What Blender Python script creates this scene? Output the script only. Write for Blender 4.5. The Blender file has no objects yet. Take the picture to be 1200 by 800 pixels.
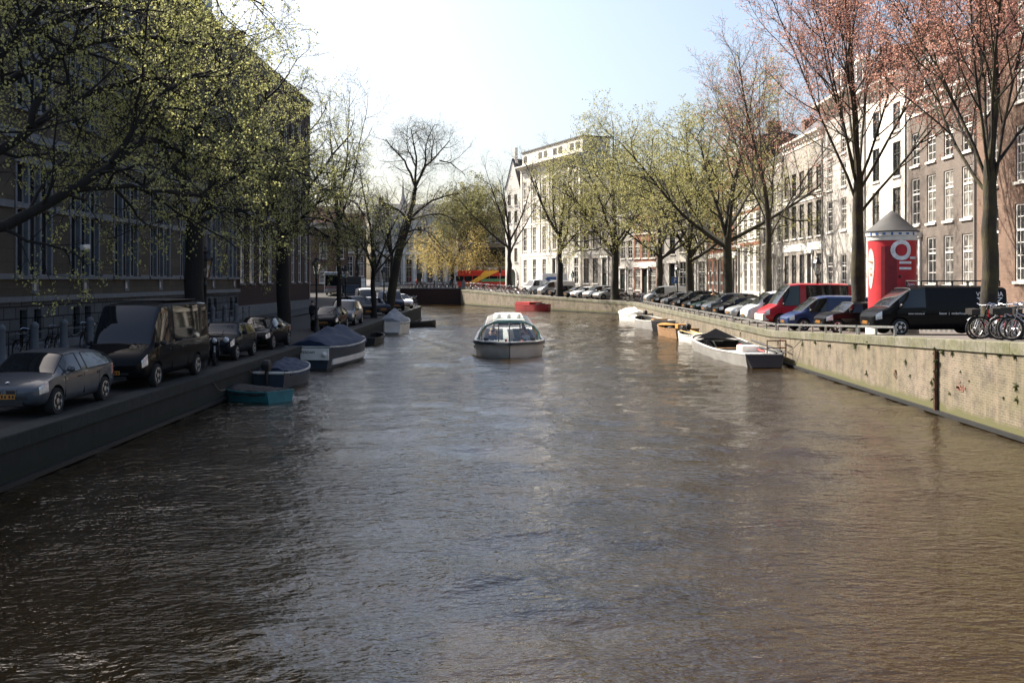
import bpy, bmesh, math, random
import numpy as np
from mathutils import Vector, Matrix
PI = math.pi; R = math.radians
SC = bpy.context.scene; COL = SC.collection

# ------------------------------------------------------------------ camera, sky, sun, exposure
CAM_Z = 4.2
cd = bpy.data.cameras.new('camera'); cam = bpy.data.objects.new('camera', cd); COL.objects.link(cam)
cam.location = (0, 0, CAM_Z); cam.rotation_euler = (R(90), 0, 0)
cd.sensor_width = 36; cd.lens = 35.0; cd.shift_x = -10/1200; cd.shift_y = -73/1200
cd.clip_start = .1; cd.clip_end = 4000
SC.camera = cam
SUN_AZ, SUN_EL = 55, 42.5                  # degrees to the left of straight ahead, and above the horizon
w = bpy.data.worlds.new('World'); SC.world = w; w.use_nodes = True
wn = w.node_tree.nodes; sky = wn.new('ShaderNodeTexSky'); sky.sky_type = 'NISHITA'; sky.sun_disc = False
sky.sun_elevation = R(SUN_EL); sky.sun_rotation = R(-SUN_AZ)
sky.air_density = 1.0; sky.dust_density = 4.2; sky.ozone_density = 1.3
wn['Background'].inputs[1].default_value = .093
w.node_tree.links.new(sky.outputs[0], wn['Background'].inputs[0])
sd = bpy.data.lights.new('sun', 'SUN'); sd.energy = 5.0; sd.angle = R(.5); sd.color = (1, .93, .82)
so = bpy.data.objects.new('sun', sd); COL.objects.link(so)
sv = Vector((-math.sin(R(SUN_AZ))*math.cos(R(SUN_EL)), math.cos(R(SUN_AZ))*math.cos(R(SUN_EL)), math.sin(R(SUN_EL))))
so.rotation_euler = sv.to_track_quat('Z', 'Y').to_euler()
SC.view_settings.view_transform = 'Standard'; SC.view_settings.look = 'None'
SC.view_settings.exposure = 1.42; SC.view_settings.gamma = 1; SC.view_settings.use_curve_mapping = False
SC.render.engine = 'CYCLES'; SC.cycles.use_denoising = True
SC.cycles.max_bounces = 6; SC.cycles.diffuse_bounces = 3; SC.cycles.glossy_bounces = 3
SC.cycles.transparent_max_bounces = 8; SC.cycles.sample_clamp_indirect = 4

F = 35/36*1200
def atx(px, d): return (px - 610)*d/F
def atz(py, d): return CAM_Z + (327 - py)*d/F

# ------------------------------------------------------------------ helpers
def tag(o, label=None, cat=None, group=None, kind=None):
    if label: o['label'] = label
    if cat: o['category'] = cat
    if group: o['group'] = group
    if kind: o['kind'] = kind
    return o
def empty(name, loc=(0, 0, 0), rz=0, label=None, cat=None, group=None, parent=None):
    o = bpy.data.objects.new(name, None); COL.objects.link(o); o.location = loc; o.rotation_euler = (0, 0, rz)
    o.empty_display_size = .2
    if parent: o.parent = parent
    return tag(o, label, cat, group)
def link(name, me, parent=None, loc=None, rot=None, scale=None):
    o = bpy.data.objects.new(name, me); COL.objects.link(o)
    if parent: o.parent = parent
    if loc is not None: o.location = loc
    if rot is not None: o.rotation_euler = rot
    if scale is not None: o.scale = scale if hasattr(scale, '__len__') else (scale,)*3
    return o
def copy_tree(o, parent=None):
    c = o.copy(); COL.objects.link(c); c.parent = parent
    for ch in o.children: copy_tree(ch, c)
    return c
def again(src, loc, rz=0, label=None, scale=None):
    c = copy_tree(src); c.location = loc; c.rotation_euler = (0, 0, rz)
    if label: c['label'] = label
    if scale: c.scale = (scale,)*3
    return c
def recolour(o, old, new):
    if o.data is not None:
        for i, s in enumerate(o.material_slots):
            if s.material == old: s.link = 'OBJECT'; s.material = new
    for ch in o.children: recolour(ch, old, new)

class MB:
    def __init__(s): s.v = []; s.f = []; s.m = []
    def add(s, vs, fs, m=0):
        b = len(s.v); s.v += [tuple(x) for x in vs]
        for i, f in enumerate(fs):
            s.f.append([b + j for j in f]); s.m.append(m[i] if isinstance(m, list) else m)
        return s
    def b(s, x0, x1, y0, y1, z0, z1, m=0):
        return s.add([(x0, y0, z0), (x1, y0, z0), (x1, y1, z0), (x0, y1, z0), (x0, y0, z1), (x1, y0, z1), (x1, y1, z1), (x0, y1, z1)],
                     [(0, 3, 2, 1), (4, 5, 6, 7), (0, 1, 5, 4), (1, 2, 6, 5), (2, 3, 7, 6), (3, 0, 4, 7)], m)
    def prism(s, poly, ax, c0, c1, m=0):
        n = len(poly)
        def P(a, b_, c): return {'x': (c, a, b_), 'y': (a, c, b_), 'z': (a, b_, c)}[ax]
        vs = [P(a, b_, c0) for a, b_ in poly] + [P(a, b_, c1) for a, b_ in poly]
        fs = [tuple(range(n)), tuple(range(2*n - 1, n - 1, -1))] + [(i, i + n, (i + 1) % n + n, (i + 1) % n) for i in range(n)]
        return s.add(vs, fs, m)
    def loft(s, rings, m=0, closed=True, caps=True):
        n = len(rings[0]); vs = [p for r in rings for p in r]; fs = []
        for i in range(len(rings) - 1):
            for j in range(n if closed else n - 1):
                k = (j + 1) % n; fs.append((i*n + j, i*n + k, (i + 1)*n + k, (i + 1)*n + j))
        if caps: fs += [tuple(range(n - 1, -1, -1)), tuple(range((len(rings) - 1)*n, len(rings)*n))]
        return s.add(vs, fs, m)
    def tube(s, pts, r, n=6, m=0, caps=True):
        pts = [Vector(p) for p in pts]; rings = []; N = len(pts)
        rr = r if hasattr(r, '__len__') else [r]*N
        for i, p in enumerate(pts):
            t = (pts[min(i + 1, N - 1)] - pts[max(i - 1, 0)]).normalized()
            a = t.cross(Vector((0, 0, 1)) if abs(t.z) < .9 else Vector((1, 0, 0))).normalized(); b_ = t.cross(a)
            rings.append([p + (a*math.cos(2*PI*k/n) + b_*math.sin(2*PI*k/n))*rr[i] for k in range(n)])
        return s.loft(rings, m, True, caps)
    def lathe(s, prof, n=12, m=0, c=(0, 0), ax='z', caps=True):
        def P(r, z, a):
            x, y = r*math.cos(a), r*math.sin(a)
            return (c[0] + x, c[1] + y, z) if ax == 'z' else ((c[0] + x, z, c[1] + y) if ax == 'y' else (z, c[0] + x, c[1] + y))
        return s.loft([[P(r, z, 2*PI*k/n) for k in range(n)] for r, z in prof], m, True, caps)
    def ball(s, c, r, n=8, m=0, sq=(1, 1, 1)):
        rings = []
        for i in range(1, n):
            a = PI*i/n
            rings.append([(c[0] + r*sq[0]*math.sin(a)*math.cos(2*PI*k/(n + 2)), c[1] + r*sq[1]*math.sin(a)*math.sin(2*PI*k/(n + 2)), c[2] - r*sq[2]*math.cos(a)) for k in range(n + 2)])
        return s.loft(rings, m)
    def mesh(s, name, mats, smooth=None, fix=True):
        me = bpy.data.meshes.new(name); me.from_pydata(s.v, [], s.f)
        for x in (mats if isinstance(mats, (list, tuple)) else [mats]): me.materials.append(x)
        me.polygons.foreach_set('material_index', s.m)
        if fix:
            bm = bmesh.new(); bm.from_mesh(me); bmesh.ops.recalc_face_normals(bm, faces=bm.faces[:]); bm.to_mesh(me); bm.free()
        if smooth: me.polygons.foreach_set('use_smooth', [True]*len(me.polygons)); me.set_sharp_from_angle(angle=R(smooth))
        me.update(); return me
    def build(s, name, mats, parent=None, loc=None, rot=None, smooth=None, bevel=0):
        o = link(name, s.mesh(name, mats, smooth), parent, loc, rot)
        if bevel:
            md = o.modifiers.new('bevel', 'BEVEL'); md.width = bevel; md.segments = 2; md.limit_method = 'ANGLE'
        return o
def evaluated(o, name):
    bpy.context.view_layer.update()
    me = bpy.data.meshes.new_from_object(o.evaluated_get(bpy.context.evaluated_depsgraph_get())); me.name = name
    return me
def text_mesh(s, size, extrude=.004, off=0):
    c = bpy.data.curves.new('lettering', 'FONT'); c.body = s; c.size = size; c.extrude = extrude; c.align_x = 'CENTER'; c.resolution_u = 4; c.offset = off
    o = bpy.data.objects.new('lettering', c); COL.objects.link(o); me = evaluated(o, 'lettering')
    bpy.data.objects.remove(o); bpy.data.curves.remove(c); return me
def lettering(s, size, m, parent, loc, rot, name='lettering'):
    me = text_mesh(s, size); me.materials.clear(); me.materials.append(m); return link(name, me, parent, loc, rot)

def fastmesh(name, verts, faces, midx, mats):
    me = bpy.data.meshes.new(name); V = np.asarray(verts, np.float32); Q = np.asarray(faces, np.int32)
    me.vertices.add(len(V)); me.vertices.foreach_set('co', V.ravel()); me.loops.add(Q.size); me.loops.foreach_set('vertex_index', Q.ravel())
    me.polygons.add(len(Q)); me.polygons.foreach_set('loop_start', np.arange(0, Q.size, 4, dtype=np.int32)); me.polygons.foreach_set('material_index', np.asarray(midx, np.int32))
    for m in mats: me.materials.append(m)
    me.polygons.foreach_set('use_smooth', np.ones(len(Q), bool)); me.update(calc_edges=True); return me
# ------------------------------------------------------------------ materials
def nt(name):
    m = bpy.data.materials.new(name); m.use_nodes = True; t = m.node_tree
    return m, t.nodes, t.links, t.nodes['Principled BSDF']
def rgba(c): return (c[0], c[1], c[2], 1)
def wallvec(N, L):
    tc = N.new('ShaderNodeTexCoord'); sp = N.new('ShaderNodeSeparateXYZ'); L.new(tc.outputs['Object'], sp.inputs[0])
    ad = N.new('ShaderNodeMath'); L.new(sp.outputs[0], ad.inputs[0]); L.new(sp.outputs[1], ad.inputs[1])
    cb = N.new('ShaderNodeCombineXYZ'); L.new(ad.outputs[0], cb.inputs[0]); L.new(sp.outputs[2], cb.inputs[1]); return cb.outputs[0], tc, sp
def noise(N, L, vec, scale, detail=4, rough=.6):
    n = N.new('ShaderNodeTexNoise'); n.inputs['Scale'].default_value = scale; n.inputs['Detail'].default_value = detail
    n.inputs['Roughness'].default_value = rough; L.new(vec, n.inputs['Vector']); return n
def ramp(N, L, fac, stops):
    r = N.new('ShaderNodeValToRGB'); e = r.color_ramp.elements
    while len(e) < len(stops): e.new(.5)
    for i, (p, c) in enumerate(stops): e[i].position = p; e[i].color = rgba(c) if hasattr(c, '__len__') else (c, c, c, 1)
    L.new(fac, r.inputs[0]); return r
def mix(N, L, fac, a, b, mode='MIX'):
    x = N.new('ShaderNodeMix'); x.data_type = 'RGBA'; x.blend_type = mode
    for i, v in ((0, fac), (6, a), (7, b)):
        if hasattr(v, 'is_linked') or hasattr(v, 'links'): L.new(v, x.inputs[i])
        else: x.inputs[i].default_value = rgba(v) if hasattr(v, '__len__') else v
    return x.outputs[2]
def bump(N, L, P, h, strength, dist=.02):
    b = N.new('ShaderNodeBump'); b.inputs['Strength'].default_value = strength; b.inputs['Distance'].default_value = dist
    L.new(h, b.inputs['Height']); L.new(b.outputs[0], P.inputs['Normal']); return b
def mat(name, col, rough=.7, metal=0, var=.25, scale=3, bmp=0, bscale=30, coat=0, spec=.5, crough=.06):
    m, N, L, P = nt(name); P.inputs['Roughness'].default_value = rough; P.inputs['Metallic'].default_value = metal
    P.inputs['Coat Weight'].default_value = coat; P.inputs['Coat Roughness'].default_value = crough; P.inputs['Specular IOR Level'].default_value = spec
    tc = N.new('ShaderNodeTexCoord'); n = noise(N, L, tc.outputs['Object'], scale, 6)
    r = ramp(N, L, n.outputs[0], [(.3, [c*(1 - var) for c in col]), (.7, [min(1, c*(1 + var)) for c in col])])
    L.new(r.outputs[0], P.inputs['Base Color'])
    if bmp: bump(N, L, P, noise(N, L, tc.outputs['Object'], bscale, 5).outputs[0], bmp)
    return m
def brick(name, c1, c2, mortar, bw=.22, bh=.065, ms=.008, bmp=.5, stain=.35, stainc=(.03, .03, .03), rough=.85):
    m, N, L, P = nt(name); vec, tc, sp = wallvec(N, L); P.inputs['Roughness'].default_value = rough
    b = N.new('ShaderNodeTexBrick'); L.new(vec, b.inputs[0]); b.inputs['Scale'].default_value = 1
    b.inputs['Brick Width'].default_value = bw; b.inputs['Row Height'].default_value = bh; b.inputs['Mortar Size'].default_value = ms
    b.inputs['Color1'].default_value = rgba(c1); b.inputs['Color2'].default_value = rgba(c2); b.inputs['Mortar'].default_value = rgba(mortar)
    n = noise(N, L, tc.outputs['Object'], .7, 8, .7); f = ramp(N, L, n.outputs[0], [(.42, 0), (.72, stain)])
    n2 = noise(N, L, tc.outputs['Object'], 14, 3); f2 = ramp(N, L, n2.outputs[0], [(.3, .72), (.7, 1.2)])
    c = mix(N, L, 1.0, b.outputs[0], f2.outputs[0], 'MULTIPLY'); c = mix(N, L, f.outputs[0], c, stainc)
    P.inputs['Specular IOR Level'].default_value = .25; L.new(c, P.inputs['Base Color']); bump(N, L, P, b.outputs[1], -bmp, .012); return m
def paint(name, col, metal=0, rough=.3): k = max(col) < .04; return mat(name, col, .5 if k else rough, metal, .06, 2, coat=.22 if k else .4, spec=.02 if k else .2, crough=.015)
def glassy(name, col=(.012, .015, .018), col2=None, rough=.03, wob=.06):
    m, N, L, P = nt(name); P.inputs['Roughness'].default_value = rough; P.inputs['IOR'].default_value = 1.52
    oi = N.new('ShaderNodeObjectInfo'); tc = N.new('ShaderNodeTexCoord')
    r = ramp(N, L, oi.outputs['Random'], [(.25, col), (.85, col2 or col)])
    sp = N.new('ShaderNodeSeparateXYZ'); L.new(tc.outputs['Generated'], sp.inputs[0])
    n = noise(N, L, tc.outputs['Object'], 2.3, 2); f = ramp(N, L, n.outputs[0], [(.4, .0), (.62, .8)])
    L.new(mix(N, L, f.outputs[0], r.outputs[0], col), P.inputs['Base Color'])
    
    if wob: bump(N, L, P, noise(N, L, tc.outputs['Object'], 1.3, 2).outputs[0], wob, .05)
    return m
def leafmat(name, c1, c2, trans=.45):
    m, N, L, P = nt(name); g = N.new('ShaderNodeNewGeometry')
    r = ramp(N, L, g.outputs['Random Per Island'], [(0, c1), (1, c2)]); P.inputs['Roughness'].default_value = .6; P.inputs['Specular IOR Level'].default_value = .25
    L.new(r.outputs[0], P.inputs['Base Color']); t = N.new('ShaderNodeBsdfTranslucent'); L.new(r.outputs[0], t.inputs[0])
    mx = N.new('ShaderNodeMixShader'); mx.inputs[0].default_value = trans; L.new(P.outputs[0], mx.inputs[1]); L.new(t.outputs[0], mx.inputs[2])
    L.new(mx.outputs[0], N['Material Output'].inputs[0]); return m
def clearglass(name, tint=(.85, .9, .92), a=.3):
    m, N, L, P = nt(name); t = N.new('ShaderNodeBsdfTransparent'); t.inputs[0].default_value = rgba(tint)
    g = N.new('ShaderNodeBsdfGlossy'); g.inputs['Roughness'].default_value = .03; g.inputs[0].default_value = (1, 1, 1, 1)
    fr = N.new('ShaderNodeFresnel'); fr.inputs[0].default_value = 1.5; mm = N.new('ShaderNodeMath'); mm.operation = 'MULTIPLY_ADD'; mm.inputs[1].default_value = .9; mm.inputs[2].default_value = a*.3
    L.new(fr.outputs[0], mm.inputs[0]); mx = N.new('ShaderNodeMixShader'); L.new(mm.outputs[0], mx.inputs[0]); L.new(t.outputs[0], mx.inputs[1]); L.new(g.outputs[0], mx.inputs[2])
    L.new(mx.outputs[0], N['Material Output'].inputs[0]); return m
def bark(name, col, moss=None):
    m, N, L, P = nt(name); P.inputs['Roughness'].default_value = .9; tc = N.new('ShaderNodeTexCoord')
    mp = N.new('ShaderNodeMapping'); mp.inputs['Scale'].default_value = (9, 9, 2); L.new(tc.outputs['Object'], mp.inputs[0])
    n = noise(N, L, mp.outputs[0], 1.4, 8, .7); r = ramp(N, L, n.outputs[0], [(.3, [c*.45 for c in col]), (.7, [c*1.4 for c in col])]); c = r.outputs[0]
    if moss:
        n2 = noise(N, L, tc.outputs['Object'], 1.1, 5); f = ramp(N, L, n2.outputs[0], [(.42, 0), (.6, .75)]); c = mix(N, L, f.outputs[0], c, moss)
    L.new(c, P.inputs['Base Color']); bump(N, L, P, n.outputs[0], .8, .04); return m

M = {}
M['black_paint'] = paint('black_paint', (.006, .006, .007)); M['dark_paint'] = paint('dark_paint', (.012, .015, .02)); M['grey_paint'] = paint('grey_paint', (.075, .083, .095), .3)
M['silver_paint'] = paint('silver_paint', (.42, .44, .46), .55); M['white_paint'] = paint('white_paint', (.72, .73, .74)); M['red_paint'] = paint('red_paint', (.30, .012, .02))
M['blue_paint'] = paint('blue_paint', (.012, .028, .09)); M['green_paint'] = paint('green_paint', (.01, .022, .02)); M['navy_paint'] = paint('navy_paint', (.012, .018, .035)); M['bright_red'] = paint('bright_red', (.36, .03, .02))
M['car_glass'] = glassy('car_glass', (.008, .01, .012), None, .03, 0); M['arch'] = mat('arch', (.006, .006, .006), .9); M['tyre'] = mat('tyre', (.012, .012, .012), .85); M['rim'] = mat('rim', (.45, .46, .47), .3, .85, .1)
M['lamp_lens'] = mat('lamp_lens', (.6, .62, .65), .08, .3, .3, 20, coat=1); M['tail_lens'] = mat('tail_lens', (.25, .01, .01), .15, coat=1); M['plate'] = mat('plate', (.42, .17, .02), .4, 0, .08); M['plastic'] = mat('plastic', (.012, .012, .013), .55)
M['chrome'] = mat('chrome', (.6, .6, .62), .15, 1, .05); M['ink'] = mat('ink', (.01, .01, .01), .6); M['white_ink'] = mat('white_ink', (.75, .75, .75), .6)
M['bark_dark'] = bark('bark_dark', (.011, .009, .0075)); M['bark_moss'] = bark('bark_moss', (.017, .013, .010), (.06, .05, .016)); M['bark_grey'] = bark('bark_grey', (.024, .02, .016), (.036, .034, .014))
M['leaf_left'] = leafmat('leaf_left', (.24, .25, .085), (.50, .49, .20), .55); M['leaf_elm'] = leafmat('leaf_elm', (.24, .235, .07), (.48, .44, .19), .4)
M['leaf_bud'] = leafmat('leaf_bud', (.42, .18, .135), (.68, .40, .31), .45); M['leaf_gold'] = leafmat('leaf_gold', (.40, .30, .09), (.62, .50, .20), .45); M['leaf_olive'] = leafmat('leaf_olive', (.13, .13, .05), (.32, .30, .13), .4)
M['leaf_pale'] = leafmat('leaf_pale', (.28, .22, .11), (.4, .33, .19), .4); M['weed'] = leafmat('weed', (.02, .03, .01), (.07, .085, .025), .2)
M['trim_white'] = mat('trim_white', (.70, .68, .63), .6, 0, .12, 2); M['trim_dark'] = mat('trim_dark', (.02, .022, .022), .5); M['trim_grey'] = mat('trim_grey', (.28, .27, .25), .7, 0, .2); M['trim_green'] = mat('trim_green', (.015, .035, .025), .4)
M['pane'] = glassy('pane', (.015, .017, .02), (.30, .28, .25), .04); M['pane_dark'] = glassy('pane_dark', (.008, .01, .012), (.02, .022, .025), .05)
M['slate'] = mat('slate', (.055, .055, .06), .7, 0, .35, 6, .4, 8); M['tile_red'] = brick('tile_red', (.13, .055, .035), (.09, .04, .03), (.03, .02, .015), .25, .3, .02, .8)
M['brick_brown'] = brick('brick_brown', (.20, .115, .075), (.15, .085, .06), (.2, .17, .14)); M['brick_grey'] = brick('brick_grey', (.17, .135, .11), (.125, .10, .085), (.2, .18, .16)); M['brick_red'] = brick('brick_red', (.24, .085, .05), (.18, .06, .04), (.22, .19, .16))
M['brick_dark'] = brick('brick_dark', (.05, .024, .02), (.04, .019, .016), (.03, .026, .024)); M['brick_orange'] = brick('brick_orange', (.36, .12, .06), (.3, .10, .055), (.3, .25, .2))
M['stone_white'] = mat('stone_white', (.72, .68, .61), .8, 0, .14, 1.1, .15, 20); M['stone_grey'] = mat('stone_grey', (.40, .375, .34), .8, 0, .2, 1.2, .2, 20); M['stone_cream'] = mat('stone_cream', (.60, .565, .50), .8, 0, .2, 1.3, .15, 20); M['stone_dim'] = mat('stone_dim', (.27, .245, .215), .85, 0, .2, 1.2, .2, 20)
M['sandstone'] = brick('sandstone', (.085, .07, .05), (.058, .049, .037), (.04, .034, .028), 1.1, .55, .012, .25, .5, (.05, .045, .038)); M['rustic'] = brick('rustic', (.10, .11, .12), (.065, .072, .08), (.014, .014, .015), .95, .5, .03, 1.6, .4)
M['bluestone'] = mat('bluestone', (.11, .122, .135), .7, 0, .2, 3, .2, 15); M['door'] = mat('door', (.02, .03, .025), .35, 0, .2); M['door_teal'] = mat('door_teal', (.12, .2, .2), .4); M['shutter'] = mat('shutter', (.10, .02, .02), .6); M['brass'] = mat('brass', (.5, .35, .12), .3, 1)
M['iron'] = mat('iron', (.012, .013, .014), .5); M['steel'] = mat('steel', (.35, .35, .34), .45, .8, .25, 6); M['rust'] = mat('rust', (.09, .045, .025), .85, 0, .4, 6)
M['lantern_glass'] = clearglass('lantern_glass', (.8, .85, .85), .6); M['boat_glass'] = clearglass('boat_glass')
M['cloth_blue'] = mat('cloth_blue', (.008, .022, .055), .75, 0, .25, 3, .3, 12); M['cloth_grey'] = mat('cloth_grey', (.2, .22, .24), .75, 0, .3, 3, .3, 12); M['cloth_black'] = mat('cloth_black', (.018, .018, .02), .8, 0, .3); M['cloth_white'] = mat('cloth_white', (.6, .58, .52), .8, 0, .2)
M['hull_white'] = mat('hull_white', (.72, .69, .63), .4, 0, .12, 1.5); M['hull_grey'] = mat('hull_grey', (.27, .26, .245), .55, 0, .22, 1.4, .1, 8); M['hull_black'] = mat('hull_black', (.012, .012, .013), .5); M['hull_teal'] = mat('hull_teal', (.03, .15, .165), .5, 0, .2); M['hull_navy'] = mat('hull_navy', (.03, .04, .055), .4)
M['wood'] = mat('wood', (.30, .17, .08), .5, 0, .35, 5); M['wood_orange'] = mat('wood_orange', (.5, .24, .06), .5, 0, .2, 4); M['boat_floor'] = mat('boat_floor', (.035, .034, .032), .8); M['rope'] = mat('rope', (.15, .13, .10), .9); M['deck_grey'] = mat('deck_grey', (.5, .49, .46), .6); M['boat_green'] = mat('boat_green', (.06, .17, .14), .4); M['hull_red'] = mat('hull_red', (.34, .03, .03), .5, 0, .2)
M['poster_red'] = mat('poster_red', (.46, .015, .022), .55, 0, .12, 2); M['poster_dark'] = mat('poster_dark', (.20, .008, .014), .55); M['zinc'] = mat('zinc', (.055, .053, .052), .75, 0, .15, 3); M['pale'] = mat('pale', (.45, .40, .38), .6, 0, .25, 5); M['sign_blue'] = mat('sign_blue', (.02, .09, .3), .4); M['bus_yellow'] = mat('bus_yellow', (.55, .30, .03), .5); M['bus_green'] = mat('bus_green', (.07, .2, .1), .3)
M['skin'] = mat('skin', (.45, .27, .2), .6); M['leather'] = mat('leather', (.02, .018, .016), .5)
# ------------------------------------------------------------------ water, ground, quays, bridge
def water_mat():
    m, N, L, P = nt('water'); P.inputs['Roughness'].default_value = .04; P.inputs['IOR'].default_value = 1.5
    tc = N.new('ShaderNodeTexCoord')
    n0 = noise(N, L, tc.outputs['Object'], .09, 4); r = ramp(N, L, n0.outputs[0], [(.3, (.016, .0095, .0026)), (.7, (.025, .0148, .0040))]); L.new(r.outputs[0], P.inputs['Base Color'])
    def layer(scale, sx, sy, detail, rot):
        mp = N.new('ShaderNodeMapping'); mp.inputs['Scale'].default_value = (sx, sy, 1); mp.inputs['Rotation'].default_value = (0, 0, R(rot)); L.new(tc.outputs['Object'], mp.inputs[0])
        return noise(N, L, mp.outputs[0], scale, detail, .55)
    a = layer(1.0, .9, 1.6, 3, 17); b_ = layer(3.2, .85, 1.45, 3, -22); c = layer(.22, 1, 1.3, 2, 30)
    def mad(x, k, y=None):
        q = N.new('ShaderNodeMath'); q.operation = 'MULTIPLY_ADD'; L.new(x, q.inputs[0]); q.inputs[1].default_value = k
        if y is None: q.inputs[2].default_value = 0
        else: L.new(y, q.inputs[2])
        return q.outputs[0]
    e = layer(8.0, .8, 1.5, 2, 5)
    h = mad(a.outputs[0], .16, mad(b_.outputs[0], .26, mad(e.outputs[0], .11)))
    pm = N.new('ShaderNodeMapping'); pm.inputs['Scale'].default_value = (.05, .09, 1); L.new(tc.outputs['Object'], pm.inputs[0]); pn = noise(N, L, pm.outputs[0], 1, 4); pr = ramp(N, L, pn.outputs[0], [(.3, .55), (.7, 1.25)])
    hm = N.new('ShaderNodeMath'); hm.operation = 'MULTIPLY'; L.new(h, hm.inputs[0]); L.new(pr.outputs[0], hm.inputs[1])
    bump(N, L, P, hm.outputs[0], 1.0, .21); return m
M['water'] = water_mat()
def quay_mat(name, c1, c2, mort, moss, mossk):
    m, N, L, P = nt(name); vec, tc, sp = wallvec(N, L); P.inputs['Roughness'].default_value = .9
    b = N.new('ShaderNodeTexBrick'); L.new(vec, b.inputs[0]); b.inputs['Scale'].default_value = 1; b.inputs['Brick Width'].default_value = .24; b.inputs['Row Height'].default_value = .075; b.inputs['Mortar Size'].default_value = .012
    for k, c in (('Color1', c1), ('Color2', c2), ('Mortar', mort)): b.inputs[k].default_value = rgba(c)
    n = noise(N, L, tc.outputs['Object'], .45, 8, .7); f = ramp(N, L, n.outputs[0], [(.40, 0), (.66, mossk)]); c = mix(N, L, f.outputs[0], b.outputs[0], moss)
    n3 = noise(N, L, tc.outputs['Object'], 1.6, 8, .75); f3 = ramp(N, L, n3.outputs[0], [(.45, 0), (.66, .8)]); c = mix(N, L, f3.outputs[0], c, [x*.42 for x in c2])
    mp = N.new('ShaderNodeMapping'); mp.inputs['Scale'].default_value = (2.2, 2.2, .16); L.new(tc.outputs['Object'], mp.inputs[0])
    n4 = noise(N, L, mp.outputs[0], 1, 5, .7); f4 = ramp(N, L, n4.outputs[0], [(.5, 0), (.72, .55)]); c = mix(N, L, f4.outputs[0], c, [min(1, x*1.4) for x in c1])
    n2 = noise(N, L, tc.outputs['Object'], 1.3, 5)
    mm = N.new('ShaderNodeMath'); mm.operation = 'MULTIPLY_ADD'; L.new(n2.outputs[0], mm.inputs[0]); mm.inputs[1].default_value = -.5; L.new(sp.outputs[2], mm.inputs[2])
    z = ramp(N, L, mm.outputs[0], [(0, 1), (.16, 0)]); c = mix(N, L, z.outputs[0], c, moss)
    L.new(c, P.inputs['Base Color']); bump(N, L, P, b.outputs[1], -.6, .015); return m
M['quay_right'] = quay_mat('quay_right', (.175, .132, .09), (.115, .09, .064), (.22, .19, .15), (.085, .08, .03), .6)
M['quay_left'] = quay_mat('quay_left', (.018, .017, .014), (.013, .013, .011), (.018, .017, .015), (.009, .012, .005), .8)  # quay brick made far darker: the bank's shade is put into the colour
def coping_mat(name, c1, moss, k):
    m, N, L, P = nt(name); tc = N.new('ShaderNodeTexCoord'); P.inputs['Roughness'].default_value = .9
    n = noise(N, L, tc.outputs['Object'], .8, 9, .75); f = ramp(N, L, n.outputs[0], [(.36, 0), (.62, k)]); n2 = noise(N, L, tc.outputs['Object'], 9, 4)
    c = mix(N, L, 1, mix(N, L, f.outputs[0], c1, moss), ramp(N, L, n2.outputs[0], [(.3, .7), (.7, 1.2)]).outputs[0], 'MULTIPLY')
    vec, _, _ = wallvec(N, L); bt = N.new('ShaderNodeTexBrick'); L.new(vec, bt.inputs[0]); bt.inputs['Scale'].default_value = 1; bt.inputs['Brick Width'].default_value = 1.35; bt.inputs['Row Height'].default_value = 5; bt.inputs['Mortar Size'].default_value = .014
    for k_, v_ in (('Color1', 1.0), ('Color2', .78), ('Mortar', .25)): bt.inputs[k_].default_value = (v_, v_, v_, 1)
    c = mix(N, L, 1, c, bt.outputs[0], 'MULTIPLY'); L.new(c, P.inputs['Base Color']); bump(N, L, P, n2.outputs[0], .4); return m
M['coping_right'] = coping_mat('coping_right', (.18, .165, .128), (.085, .085, .032), .9); M['coping_left'] = coping_mat('coping_left', (.028, .028, .027), (.015, .018, .009), .8)  # left coping darkened so that its colour carries the bank's shade
M['setts_right'] = brick('setts_right', (.17, .148, .13), (.13, .11, .10), (.09, .08, .075), .22, .11, .01, .5, .4, (.12, .11, .1)); M['setts_left'] = brick('setts_left', (.03, .028, .027), (.022, .021, .02), (.014, .014, .014), .22, .11, .01, .5, .4)  # left setts are a shaded copy, the shadow tone painted in
def groundvec(m):                      # bricks laid flat: use x and y instead of x+y and z
    N, L = m.node_tree.nodes, m.node_tree.links
    for x in N:
        if x.type == 'TEX_BRICK':
            tc = [q for q in N if q.type == 'TEX_COORD'][0]; L.new(tc.outputs['Object'], x.inputs[0])
groundvec(M['setts_right']); groundvec(M['setts_left'])

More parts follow.
